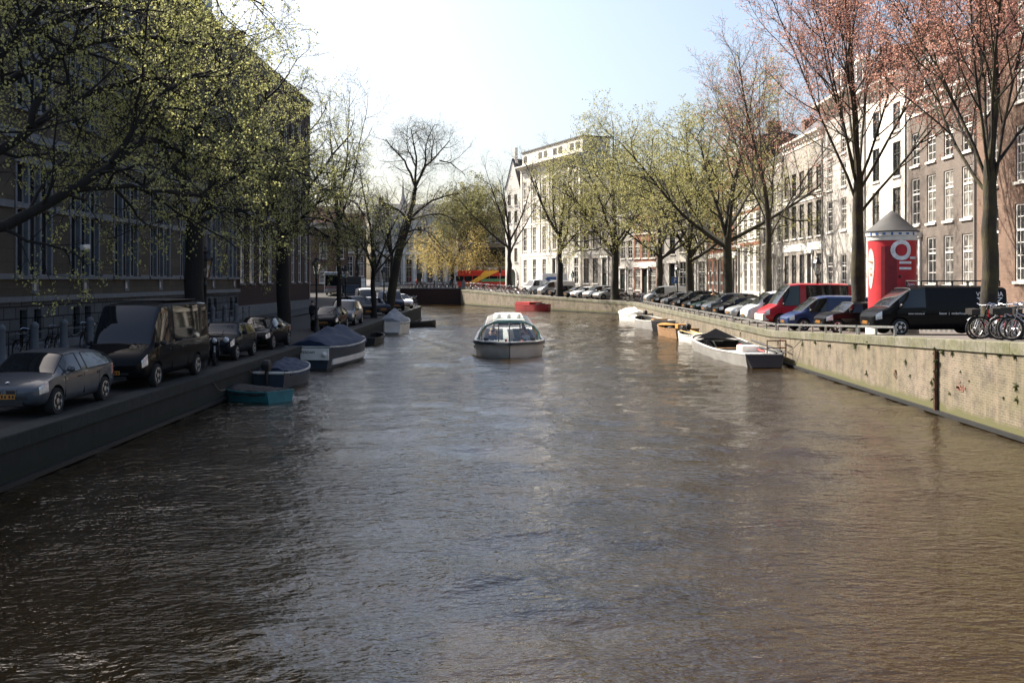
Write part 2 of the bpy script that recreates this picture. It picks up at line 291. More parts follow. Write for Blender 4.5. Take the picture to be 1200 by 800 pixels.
def canal_water():
    rg = np.random.default_rng(12); nw = 70; lam = np.exp(rg.uniform(math.log(.42), math.log(3.6), nw)); th = rg.normal(1.35, .75, nw); ph = rg.uniform(0, 6.28, nw); kx, ky = 2*PI/lam*np.cos(th), 2*PI/lam*np.sin(th); sl = .088*math.sqrt(2/nw)
    def height(X, Y, cell):
        Z = np.zeros_like(X); patch = .72 + .38*np.sin(X*.31 + .13*Y + 1)*np.sin(Y*.17 - X*.12) + .2*np.sin(.5*X - .33*Y)
        for i in range(nw):
            if lam[i] < cell*2.4: continue
            Z += sl*lam[i]/(2*PI)*np.sin(kx[i]*X + ky[i]*Y + ph[i])
        Z *= patch
        u = np.abs(X + .75); b_ = Y - 53.5                     # wake spreading behind the tour boat
        for off, am in ((0, .075), (.9, -.05), (1.8, .04), (2.8, -.03)):
            d = u - (1.9 + .30*np.maximum(b_, 0)) + off; Z += np.where(b_ > -1, am*np.exp(-(d/.45)**2)*np.exp(-np.maximum(b_, 0)/40), 0)
        return Z
    V = []; Q = []; off = 0
    for y0, y1, x0, x1, c in ((-12, 42, -10.6, 13.3, .13), (42, 84, -10.8, 13.3, .24), (84, 173, -24, 13.4, .5)):
        nx, ny = int((x1 - x0)/c) + 1, int((y1 - y0)/c) + 1; X, Y = np.meshgrid(np.linspace(x0, x1, nx), np.linspace(y0, y1, ny)); Z = height(X, Y, c)
        Z *= np.clip((Y - y0)/1.5, 0, 1)*np.clip((y1 - Y)/1.5, 0, 1); V.append(np.stack([X, Y, Z], -1).reshape(-1, 3))
        i, j = np.meshgrid(np.arange(ny - 1), np.arange(nx - 1), indexing='ij'); b_ = off + i*nx + j; Q.append(np.stack([b_, b_ + 1, b_ + nx + 1, b_ + nx], -1).reshape(-1, 4)); off += nx*ny
    for x0, y0, x1, y1 in ((-24, -60, 13.4, -12), (-40, 173, 13.4, 262)):
        V.append(np.array([(x0, y0, 0), (x1, y0, 0), (x1, y1, 0), (x0, y1, 0)], float)); Q.append(np.array([[off, off + 1, off + 2, off + 3]])); off += 4
    Q = np.concatenate(Q); tag(link('canal_water', fastmesh('canal_water', np.concatenate(V), Q, np.zeros(len(Q)), [M['water']])), kind='structure')
canal_water()

def zR(y):
    for (a, za), (b_, zb) in zip(ZRP, ZRP[1:]):
        if y <= b_: return za + (zb - za)*max(0, y - a)/(b_ - a)
    return ZRP[-1][1]
ZRP = [(-60, 2.75), (22, 2.68), (52, 1.5), (118, 1.47), (163, 2.5), (400, 2.6)]
def zL(y):
    for (a, za), (b_, zb) in zip(ZLP, ZLP[1:]):
        if y <= b_: return za + (zb - za)*max(0, y - a)/(b_ - a)
    return ZLP[-1][1]
ZLP = [(-60, 1.05), (60, 1.05), (104, 1.35), (166, 2.6), (400, 2.6)]
EDGE_R = [(13, y) for y in (-60, 0, 22, 32, 42, 52, 75, 100, 115)] + [(12.6, 117.5), (11.5, 119.6), (5.75, 129.8), (0, 140), (-4.9, 151.5), (-9.8, 163), (-10.3, 172), (-10.3, 262)]
EDGE_L = [(-10.3, y) for y in (-60, 0, 30, 60, 85)] + [(-10.4, 104), (-13, 112), (-17.5, 140), (-20, 166), (-20, 262)]
def edge_x(edge, y):
    for (x0, y0), (x1, y1) in zip(edge, edge[1:]):
        if y <= y1: return x0 + (x1 - x0)*(y - y0)/(y1 - y0)
def edge_at(px):                       # point of the far quay that lies in this direction
    for (x0, y0), (x1, y1) in zip(EDGE_R[9:], EDGE_R[10:]):
        for k in range(21):
            x = x0 + (x1 - x0)*k/20; y = y0 + (y1 - y0)*k/20
            if x/y*F + 610 <= px: return x, y
    return EDGE_R[-1]
def land(name, edge, zf, xo, mm, bands):
    mb = MB()
    for (x0, y0), (x1, y1) in zip(edge, edge[1:]):
        s = .45 if xo > 0 else -.45
        mb.add([(x0 + s, y0, zf(y0)), (xo, y0, zf(y0)), (xo, y1, zf(y1)), (x1 + s, y1, zf(y1))], [(0, 1, 2, 3)])
    tag(mb.build(name, mm), kind='structure')
land('street', EDGE_R, zR, 400, M['setts_right'], None)
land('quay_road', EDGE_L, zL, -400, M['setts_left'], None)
fm = MB(); fm.add([(-2500, 262, 2.55), (2500, 262, 2.55), (2500, 3000, 2.55), (-2500, 3000, 2.55)], [(0, 1, 2, 3)])
tag(fm.build('ground', M['setts_right']), kind='structure')
# paved footpath with a kerb in front of the houses on the sunny side, and along the shaded building
def footpath(x0, x1, ys, zf, mm):
    mb = MB()
    mb.loft([[(x0, y, zf(y) - .2), (x1, y, zf(y) - .2), (x1, y, zf(y) + .12), (x0, y, zf(y) + .12)] for y in ys]); tag(mb.build('pavement', mm), kind='structure')
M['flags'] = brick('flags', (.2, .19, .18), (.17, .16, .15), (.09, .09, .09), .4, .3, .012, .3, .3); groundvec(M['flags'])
M['flags_left'] = brick('flags_left', (.05, .05, .05), (.042, .042, .042), (.025, .025, .025), .4, .3, .012, .3, .3); groundvec(M['flags_left'])  # same flags darkened to imitate the shade along the building
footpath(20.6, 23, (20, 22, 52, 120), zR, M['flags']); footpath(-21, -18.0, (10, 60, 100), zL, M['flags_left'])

def quay(name, edge, zf, sgn, wmat, cmat, label):
    root = empty(name, (edge[1][0], edge[1][1], 0), 0, label, 'quay wall'); ox, oy = edge[1]
    P = [(x - ox, y - oy, zf(y)) for x, y in edge]
    mb = MB(); mb.loft([[(x, y, -1.5), (x + sgn*.5, y, -1.5), (x + sgn*.5, y, z - .30), (x, y, z - .30)] for x, y, z in P]); mb.build('wall_face', wmat, root)
    mb = MB(); mb.loft([[(x - sgn*.05, y, z - .30), (x + sgn*.55, y, z - .30), (x + sgn*.55, y, z + .02), (x - sgn*.03, y, z + .02), (x - sgn*.05, y, z)] for x, y, z in P]); mb.build('coping', cmat, root)
    mb = MB(); mb.loft([[(x - sgn*.12, y, .02), (x - sgn*.003, y, .02), (x - sgn*.003, y, .13), (x - sgn*.12, y, .13)] for x, y, z in P]); mb.build('fender_beam', M['ink'], root)
    return root
qr = quay('quay_wall', EDGE_R, zR, 1, M['quay_right'], M['coping_right'], 'sunlit brick quay wall streaked with moss below the red advertising column')
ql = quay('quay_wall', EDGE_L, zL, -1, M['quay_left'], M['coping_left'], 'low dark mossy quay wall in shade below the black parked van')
# drain pipe in a chase, patch of missing bricks, weeds rooted in the wall
rng = np.random.default_rng(5)
def weed(x, y, z, s, lab):
    mb = MB(); mb.v.append((x + .01, y, z)); p = np.array([x + .01, y, z])
    for k in range(30):
        d = rng.normal(0, 1, 3); d[0] = -abs(d[0])*.7; d[2] -= .25; d /= np.linalg.norm(d); e = np.cross(d, rng.normal(0, 1, 3)); e /= np.linalg.norm(e); q = .062*s*rng.uniform(.5, 1.4); b_ = len(mb.v)
        mb.v += [tuple(p + d*q + e*q*.28), tuple(p + d*q*2.1 + np.array([0, 0, -.3*q])), tuple(p + d*q - e*q*.28)]; mb.f.append([0, b_, b_ + 1, b_ + 2]); mb.m.append(0)
    return tag(mb.build('wall_fern', M['weed']), lab, 'plant', 'weeds rooted in the sunny quay wall')
WEEDS = [(941, 402, 1), (956, 401, .9), (973, 405, 1.1), (1003, 405, 1.2), (1018, 403, 1.2), (1016, 437, .9), (1062, 424, .9), (1067, 440, .7), (1105, 412, 1.1), (1117, 413, .9), (1092, 448, .8), (1113, 460, .7), (1191, 452, 1.0), (1192, 468, .8), (1126, 435, .5), (1136, 446, .5), (1176, 466, .6), (1155, 414, .9), (1172, 416, .8), (1190, 417, .8)]
for px, py, s in WEEDS:
    d = 13*F/(px - 610); weed(13, d, atz(py, d), s, 'small dark green weed growing from a joint of the sunny quay wall')
mb = MB(); d = 13*F/489; mb.tube([(12.93, d, .1), (12.93, d, zR(d) - .35)], .07, 8)
tag(mb.build('drain_pipe', M['rust']), 'rusty vertical drain pipe running down the sunny quay wall', 'pipe')
for k in range(6): weed(12.92, d + rng.normal(0, .05), .5 + k*.3, 1.0, 'small dark green weed growing from a joint of the sunny quay wall')
mb = MB(); d = 13*F/(1125 - 610)
for k in range(9):
    a, b_ = rng.normal(0, .16), rng.normal(0, .1); mb.b(12.985, 13.02, d + a - .1, d + a + .1, 1.02 + b_ - .03, 1.02 + b_ + .03, int(rng.integers(0, 2)))
o = mb.build('wall_patch', [M['brick_red'], M['brick_brown']]); o.parent = qr; o.location = (-qr.location[0], -qr.location[1], 0)

def rail(y0, y1, lab):                 # low car-stop rail on the sunny quay
    r = empty('guard_rail', (13.32, y0, zR(y0)), 0, lab, 'guard rail', 'low steel rails along the sunny quay')
    n = max(2, int((y1 - y0)/1.8)); pts = [(0, (y1 - y0)*k/n, zR(y0 + (y1 - y0)*k/n) - zR(y0)) for k in range(n + 1)]
    m1 = MB(); m1.loft([[(x - .06, y, z + .30), (x + .06, y, z + .30), (x + .06, y, z + .38), (x - .06, y, z + .38)] for x, y, z in pts]); m1.build('bar', M['steel'], r)
    for x, y, z in pts:
        m2 = MB(); m2.b(x - .04, x + .04, y - .04, y + .04, z, z + .31); m2.build('post', M['steel'], r)
for i, (a, b_) in enumerate(((35.4, 39.2), (39.4, 51.5), (51.9, 62), (62.4, 74), (74.4, 88), (88.4, 108))):
    rail(a, b_, ['short low steel rail before the black lettered van', 'low steel rail in front of the advertising column and small black car', 'low steel rail in front of the red van', 'low steel rail above the long grey barge', 'low steel rail above the wooden boat', 'far low steel rail near the silver grey van'][i])

# far bridge: solid dark span stands in for shaded arches; parapet, railing
br = empty('bridge', (-15.2, 163, 0), 0, 'dark flat brick bridge with railing across the far end of the canal', 'bridge')
mb = MB(); mb.b(-5.5, 5.6, 0, 9, -1.2, 2.62)
def arch(x0, x1, h): return [(x0 + (x1 - x0)*(.5 - .5*math.cos(PI*k/10)), -1 + (h + 1)*math.sin(PI*k/10)**.6) for k in range(11)]
mb.build('span', M['brick_dark'], br)
mb = MB(); mb.b(-5.6, 5.7, -.12, .25, 2.62, 2.75); mb.build('coping', M['bluestone'], br)
mb = MB(); mb.tube([(-5.6, .1, 3.7), (5.7, .1, 3.7)], .035, 5); mb.tube([(-5.6, .1, 3.25), (5.7, .1, 3.25)], .025, 5)
for k in range(16): mb.tube([(-5.6 + k*.75, .1, 2.7), (-5.6 + k*.75, .1, 3.72)], .03, 5)
mb.build('railing', M['iron'], br)
mb = MB(); mb.b(5.55, 6.15, -.35, .4, -1, 3.7); mb.prism([(5.5, 3.7), (6.2, 3.7), (5.85, 4.1)], 'y', -.4, .45); mb.build('pier', M['bluestone'], br)

# ------------------------------------------------------------------ houses
WC = {}
def window_meshes(w_, h_, nx, ny, style, fm, pm, transom=None):
    k = (round(w_, 2), round(h_, 2), nx, ny, style, fm, pm, transom)
    if k in WC: return WC[k]
    m = MB(); b = .085
    m.b(-w_/2, -w_/2 + b, .06, .15, 0, h_); m.b(w_/2 - b, w_/2, .06, .15, 0, h_); m.b(-w_/2 + b, w_/2 - b, .06, .15, 0, b); m.b(-w_/2 + b, w_/2 - b, .06, .15, h_ - b, h_)
    for i in range(1, nx): x = -w_/2 + w_*i/nx; m.b(x - .02, x + .02, .085, .125, b, h_ - b)
    for i in range(1, ny): z = h_*i/ny; m.b(-w_/2 + b, w_/2 - b, .088, .122, z - .02, z + .02)
    if transom: m.b(-w_/2 + b, w_/2 - b, .055, .14, h_*transom - .05, h_*transom + .05)
    if style != 'plain': m.b(-w_/2 - .08, w_/2 + .08, -.10, .16, -.13, -.004, 1)
    if style == 'lintel': m.b(-w_/2 - .06, w_/2 + .06, -.03, .02, h_ + .004, h_ + .22, 1)
    fr = m.mesh('window', [M[fm], M['trim_white'] if style != 'stone' else M['bluestone']])
    p = MB(); p.b(-w_/2 + .04, w_/2 - .04, .11, .13, .04, h_ - .04); pa = p.mesh('pane', M[pm]); WC[k] = (fr, pa); return WC[k]
def facade(W, z0, z1, ops, y=0, rev=.16, wallm=0):
    us = sorted({0, W} | {o[0] for o in ops} | {o[1] for o in ops}); zs = sorted({z0, z1} | {o[2] for o in ops} | {o[3] for o in ops}); m = MB()
    for a, b_ in zip(us, us[1:]):
        for c, d in zip(zs, zs[1:]):
            if b_ - a < 1e-4 or d - c < 1e-4: continue
            um, zm = (a + b_)/2, (c + d)/2
            if any(o[0] < um < o[1] and o[2] < zm < o[3] for o in ops): continue
            m.add([(a, y, c), (b_, y, c), (b_, y, d), (a, y, d)], [(0, 1, 2, 3)], wallm)
    for a, b_, c, d in ops:
        m.add([(a, y, c), (b_, y, c), (b_, y, d), (a, y, d), (a, y + rev, c), (b_, y + rev, c), (b_, y + rev, d), (a, y + rev, d)], [(0, 1, 5, 4), (1, 2, 6, 5), (2, 3, 7, 6), (3, 0, 4, 7)], wallm)
    return m
def house(name, label, p0, p1, zg, zt, wallm, rows, centers, doors=(), roof='gable', roofm='slate', frame='trim_white', pane='pane', cornice='trim_white', plinth=None, depth=9, wpat=(2, 4), rh=3, style='sill', cat='house', group='houses along the sunny quay', bands=(), chim=1, transom=.66, split=None, dormer=0, cd=.45):
    W = math.hypot(p1[0] - p0[0], p1[1] - p0[1]) - .01; rz = math.atan2(p1[1] - p0[1], p1[0] - p0[0])
    root = empty(name, (p0[0], p0[1], zg), rz, label, cat, group)
    H = zt - zg; ops = []; wins = []
    for ri, (zb, ztp, ww) in enumerate(rows):
        for ci, c in enumerate(centers):
            if ri == 0 and ci in doors: continue
            if isinstance(c, tuple): c, ww_ = c
            else: ww_ = ww
            u = c*W; ops.append((u - ww_/2, u + ww_/2, zb - zg, ztp - zg)); wins.append((u, ww_, zb - zg, ztp - zb))
    dps = []
    for ci in doors:
        c = centers[ci]; c = c[0] if isinstance(c, tuple) else c; u = c*W; h_ = rows[0][1] - zg - .55; ops.append((u - .6, u + .6, .55, .55 + h_)); dps.append((u, .55, h_))
    m = facade(W, -.6, H, ops)
    m.add([(0, 0, -.6), (0, depth, -.6), (0, depth, H), (0, 0, H)], [(0, 1, 2, 3)]); m.add([(W, 0, -.6), (W, depth, -.6), (W, depth, H), (W, 0, H)], [(0, 1, 2, 3)])
    m.add([(0, depth, -.6), (W, depth, -.6), (W, depth, H), (0, depth, H)], [(0, 1, 2, 3)])
    m.build('wall', M[wallm], root)
    if plinth:
        pm = MB(); segs = sorted([(u - .6, u + .6) for u, _, _ in dps] + [(o[0], o[1]) for o in ops if o[2] < 1.0]); x = -.004
        for a, b_ in segs + [(W + .004, 0)]:
            if a - x > .02: pm.b(x, a, -.05, .004, -.6, 1.0)
            x = b_
        pm.build('plinth', M[plinth], root)
    for zb, zt_, mm in bands:
        bm_ = MB(); segs = sorted([(o[0], o[1]) for o in ops if o[2] < zt_ - zg and o[3] > zb - zg]); x = -.003
        for a, b_ in segs + [(W + .003, 0)]:
            if a - x > .02: bm_.b(x, a, -.045, .004, zb - zg, zt_ - zg)
            x = b_
        bm_.build('stone_band', M[mm], root)
    for u, ww_, zb, h_ in wins:
        fr, pa = window_meshes(ww_, h_, wpat[0], wpat[1], style, frame, pane, transom); o = link('window', fr, root, (u, 0, zb)); link('pane', pa, o)
    for u, zb, h_ in dps:
        d = MB(); d.b(u - .58, u + .58, .10, .15, zb, zb + 2.3); d.b(u - .35, u + .35, .08, .10, zb + .25, zb + 1.0); d.b(u - .35, u + .35, .08, .10, zb + 1.2, zb + 2.1); do = d.build('door', M['door'], root)
        d = MB(); d.ball((u + .42, .06, zb + 1.05), .05, 6); d.build('handle', M['brass'], do)
        if h_ > 2.5:
            d = MB(); d.b(u - .5, u + .5, .1, .13, zb + 2.4, zb + h_ - .05); d.build('fanlight', M[pane], do)
        d = MB(); d.b(u - .82, u - .602, -.10, .05, zb - .05, zb + h_ + .05); d.b(u + .602, u + .82, -.10, .05, zb - .05, zb + h_ + .05); d.b(u - .95, u + .95, -.22, .05, zb + h_ + .051, zb + h_ + .35); d.build('door_surround', M['trim_white'], root)
        d = MB()
        for k in range(3): d.b(u - .9, u + .9, -.35*(3 - k), -.052 if plinth else -.002, -.3 if k == 0 else .183*k + .002, .183*(k + 1))
        d.build('steps', M['bluestone'], root)
    if cornice:
        c = MB(); c.prism([(.02, H - .75), (-.06, H - .75), (-.08, H - .45), (-cd*.6, H - .25), (-cd, H - .12), (-cd, H + .06), (.02, H + .06)], 'x', -.03, W + .03); co = c.build('cornice', M[cornice], root)
        c = MB(); n = max(4, int(W/.75))
        for k in range(n): x = W*(k + .5)/n; c.b(x - .09, x + .09, -cd*.62, -.07, H - .46, H - .24)
        c.build('bracket', M[cornice], co)
    if W > 6: r = MB(); r.tube([(W - .16, -.07, .1), (W - .16, -.07, H - .8)], .055, 6); r.build('drainpipe', M['trim_grey' if int(W*10) % 2 else 'trim_dark'], root)
    r = MB(); e = .08
    if roof == 'gable': r.prism([(-.0, H + .05), (depth/2, H + rh), (depth, H + .05)], 'x', .0, W)
    elif roof == 'mansard': r.prism([(.0, H + .05), (1.3, H + rh*.8), (depth/2, H + rh), (depth - 1.3, H + rh*.8), (depth, H + .05)], 'x', .0, W)
    elif roof == 'hip':
        q = rh*.62; r.add([(0, 0, H + .05), (W, 0, H + .05), (W, depth, H + .05), (0, depth, H + .05), (q, depth/2, H + rh), (W - q, depth/2, H + rh)], [(0, 1, 5, 4), (1, 2, 5), (2, 3, 4, 5), (3, 0, 4), (3, 2, 1, 0)])
    else: r.b(.05, W - .05, .05, depth - .05, H - .3, H - .05)
    ro = r.build('roof', M[roofm], root)
    for k in range(dormer):
        u = W*(k + .5)/dormer; d = MB(); d.b(u - .75, u + .75, .35, 3, H + .3, H + 1.9, 0); d.prism([(u - .95, H + 1.9), (u + .95, H + 1.9), (u, H + 2.5)], 'y', .2, 3, 0); d.b(u - .5, u + .5, .31, .36, H + .55, H + 1.75, 1); d.build('dormer', [M['trim_white'], M['pane_dark']], ro)
    for k in range(chim):
        u = W*(.12 if k == 0 else .85); c = MB(); c.b(u - .45, u + .45, depth*.42, depth*.58, H - .2, H + rh + 1.1, 0); c.b(u - .52, u + .52, depth*.41, depth*.59, H + rh + 1.1, H + rh + 1.25, 0)
        for q in (-.22, .22): c.lathe([(.13, H + rh + 1.25), (.10, H + rh + 1.7)], 8, 1, (u + q, depth*.5))
        c.build('chimney', [M['brick_brown'], M['tile_red']], ro)
    return root
def ev(n, a=0): return [(k + .5 + a)/n for k in range(n)]
XF = 23
def RH(d0, d1): return (XF, d1), (XF, d0)
h1 = house('house', 'tall warm brown brick house with dark red shutters under its roof', *RH(38, 50.15), 1.65, 20.4, 'brick_brown', [(4.1, 7.7, 1.45), (8.7, 11.3, 1.3), (12.4, 14.5, 1.25), (15.5, 17.6, 1.2)], ev(4), (2,), wpat=(4, 6), plinth='bluestone', rh=2.5)
for c in ev(4):
    for s in (-1, 1):
        sh = MB(); u = c*12.14 + s*.98; sh.b(u - .34, u + .34, -.07, -.004, 13.85, 15.95); [sh.b(u - .28, u + .28, -.085, -.071, z, z + .75) for z in (13.98, 15.0)]; sh.build('shutter', M['shutter'], h1)
h2 = house('house', 'grey brown brick house with four tall windows per storey and white sills', *RH(50.15, 59.1), 1.5, 14.4, 'brick_grey', [(3.9, 6.55, 1.2), (7.35, 10.05, 1.2), (10.8, 12.7, 1.15)], ev(4), (0,), roof='mansard', roofm='tile_red', wpat=(2, 4), plinth='bluestone', dormer=2)
house('house', 'narrow white plastered house with two windows per storey behind the red column', *RH(59.1, 66.2), 1.5, 16.6, 'stone_white', [(3.6, 6.3, 1.3), (7.2, 9.8, 1.3), (10.5, 12.6, 1.25), (13.3, 15.0, 1.2)], ev(2), (0,), frame='trim_dark', roof='gable', plinth='bluestone', wpat=(2, 4), cd=.7)
house('house', 'pale grey stone house with heavy white bracketed cornice and three windows per storey', *RH(66.2, 75.6), 1.5, 17.2, 'stone_grey', [(3.5, 6.0, 1.25), (7.7, 10.0, 1.25), (10.8, 12.5, 1.2), (13.2, 14.8, 1.15)], ev(3), (2,), roof='mansard', plinth='bluestone', cd=1.0, chim=2, dormer=2)
house('house', 'grey rendered house with white stone bands and dark window frames', *RH(75.6, 87.2), 1.5, 15.7, 'stone_dim', [(3.2, 6.2, 1.35), (7.6, 10.3, 1.35), (11.1, 13.0, 1.3)], ev(5), (3,), frame='trim_dark', bands=((6.5, 7.1, 'trim_white'), (10.5, 10.8, 'trim_white')), plinth='bluestone', rh=3.5, chim=2)
house('house', 'light grey house between the white house and the banded one', *RH(87.2, 95.2), 1.5, 15.0, 'stone_grey', [(3.1, 6.2, 1.3), (7.5, 10.0, 1.3), (10.9, 12.8, 1.2)], ev(3), (1,), plinth='bluestone')
house('house', 'white house with red window trim and closely glazed tall windows', *RH(95.2, 105.7), 1.5, 14.6, 'stone_white', [(2.9, 7.4, 1.6), (8.3, 10.7, 1.6), (11.5, 13.1, 1.5)], ev(4), (0,), wpat=(3, 6), roofm='tile_red', bands=((7.55, 7.9, 'brick_orange'), (10.9, 11.15, 'brick_orange')))
house('house', 'red brick house with white stone stripes and rows of tall windows', *RH(105.7, 121.8), 1.5, 16.0, 'brick_orange', [(2.9, 6.4, 1.5), (7.8, 10.4, 1.5), (11.4, 13.4, 1.4)], ev(6), (2, 5), bands=((2.4, 2.75, 'trim_white'), (3.6, 3.9, 'trim_white'), (4.8, 5.05, 'trim_white'), (6.7, 7.2, 'trim_white'), (10.6, 11.0, 'trim_white'), (13.7, 14.1, 'trim_white')), roof='mansard', rh=4, dormer=4, chim=2)
def SEG(a, b_, P=(22.8, 122), Q=(9, 146)):
    f = lambda t: (P[0] + (Q[0] - P[0])*t, P[1] + (Q[1] - P[1])*t)
    return f(b_), f(a)
house('house', 'stone house with a dark porch beside the red and white striped house', *SEG(0, .2), 1.6, 15.2, 'stone_cream', [(2.6, 6.4, 1.3), (7.6, 10, 1.2), (11, 13, 1.2)], ev(3), (1,), roof='gable', cornice='trim_dark')
house('house', 'plain grey stone house with two tall windows per storey', *SEG(.2, .36), 1.7, 14.4, 'stone_grey', [(2.6, 6.2, 1.1), (7.4, 10.2, 1.1), (11, 12.8, 1.1)], ev(2), (1,), frame='trim_dark')
house('house', 'small red brick house with teal shop door and grey stone ground floor', *SEG(.36, .54), 1.75, 13.6, 'brick_orange', [(2.7, 5.6, 1.3), (7.0, 9.4, 1.2), (10.3, 12.2, 1.2)], ev(3), (1,), bands=((1.5, 2.4, 'stone_grey'), (5.8, 6.5, 'trim_white')), roof='gable', roofm='tile_red')
house('house', 'narrow pale grey house beside the small red shop house', *SEG(.54, .66), 1.9, 13.0, 'stone_grey', [(2.9, 5.6, 1.0), (7, 9.4, 1.0), (10.2, 12, 1.0)], ev(2), (0,))
house('house', 'broad grey stone house with dark windows joined to the white corner building', *SEG(.66, 1), 2.1, 19.2, 'stone_dim', [(3.6, 7.2, 1.3), (8.6, 11.6, 1.3), (12.6, 15.0, 1.3), (15.9, 17.6, 1.2)], ev(4), (2,), frame='trim_dark', roof='flat', bands=((7.7, 8.1, 'trim_grey'),), chim=0, depth=6)
wb = house('corner_building', 'tall white stone building with attic storey and overhanging cornice at the bend', (0, 167.2), (9, 146.2), 2.3, 22.8, 'stone_cream', [(3.5, 7.4, 1.35), (8.8, 12.6, 1.35), (13.6, 16.6, 1.35), (17.4, 20.2, 1.3)], ev(6), (3,), roof='flat', cornice='stone_white', cat='building', bands=((7.9, 8.4, 'trim_white'), (13.0, 13.3, 'trim_white')), depth=5, cd=1.1, chim=0, style='lintel')
m = MB(); m.b(.2, 22.6, .25, 4.8, 20.6, 22.9)
m.build('attic', M['stone_cream'], wb); m = MB(); m.b(.0, 22.8, .05, 5, 22.9, 23.1); m.build('roof_slab', M['slate'], wb)
for u in (1.5, 7.5, 9.5, 13, 15, 19, 21): m = MB(); m.b(u - .65, u + .65, .2, .26, 21.3, 22.3); m.build('window', M['pane_dark'], wb)
for u in (.6, 4.2, 7.8, 11.4, 15, 18.6, 22.2): m = MB(); m.b(u - .3, u + .3, -.12, .0, 6.2, 19.6); m.build('pilaster', M['stone_white'], wb)
m = MB()
for x in (15, 17, 19, 21): m.tube([(x, 2, 23), (x, 2, 24.3)], .04, 4)
m.tube([(15, 2, 24.3), (21, 2, 24.3)], .04, 4); m.tube([(15, 2, 23.7), (21, 2, 23.7)], .03, 4); m.build('roof_railing', M['steel'], wb)
# narrow gabled house at the very end of the row
def gabled():
    p0, p1 = (-2.6, 170.4), (-.1, 167.35); W = math.hypot(2.5, 3.05); g = empty('gabled_house', (*p0, 2.5), math.atan2(-3.05, 2.5), 'narrow cream house with pointed gable and arched doorway beside the white building', 'house', 'houses along the sunny quay')
    rows = [(4.6, 6.9), (8.0, 10.1), (11.2, 13.2), (14.2, 16.0)]; ops = [(W*c - .42, W*c + .42, a, b_) for a, b_ in rows for c in (.28, .72)] + [(W/2 - .9, W/2 + .9, .1, 3.4)]
    m = facade(W, -.5, 17, ops); m.add([(0, 0, 17), (W, 0, 17), (W/2, 0, 22)], [(0, 1, 2)])
    for x in (0, W): m.add([(x, 0, -.5), (x, 8, -.5), (x, 8, 17), (x, 0, 17)], [(0, 1, 2, 3)])
    m.build('wall', M['stone_white'], g)
    for c in (.28, .72):
        for a, b_ in rows: fr, pa = window_meshes(.84, b_ - a, 1, 2, 'sill', 'trim_dark', 'pane', None); o = link('window', fr, g, (W*c, 0, a)); link('pane', pa, o)
    m = MB(); m.b(W/2 - .9, W/2 + .9, .1, .15, .1, 3.4); m.build('door', M['door'], g)
    m = MB(); R0 = [(W/2 + 1.25*math.cos(PI*k/10), 2.4 + 1.25*math.sin(PI*k/10)) for k in range(11)]; R1 = [(W/2 + .95*math.cos(PI*k/10), 2.4 + .98*math.sin(PI*k/10)) for k in range(11)]
    m.prism(R0 + R1[::-1], 'y', -.15, 0); m.b(W/2 - 1.25, W/2 - .95, -.15, 0, -.2, 2.4); m.b(W/2 + .95, W/2 + 1.25, -.15, 0, -.2, 2.4); m.build('door_arch', M['trim_white'], g)
    m = MB(); m.add([(-.1, -.1, 16.9), (W/2, -.1, 22.15), (W + .1, -.1, 16.9), (-.1, 8, 16.9), (W/2, 8, 22.15), (W + .1, 8, 16.9), (W/2, .25, 22.05), (W/2, 8, 22)], [(0, 1, 4, 3), (1, 2, 5, 4)]); r = m.build('roof', M['slate'], g)
    m = MB(); m.b(W/2 - .3, W/2 + .3, .3, .9, 21, 24); m.build('chimney', M['stone_white'], r)
gabled()

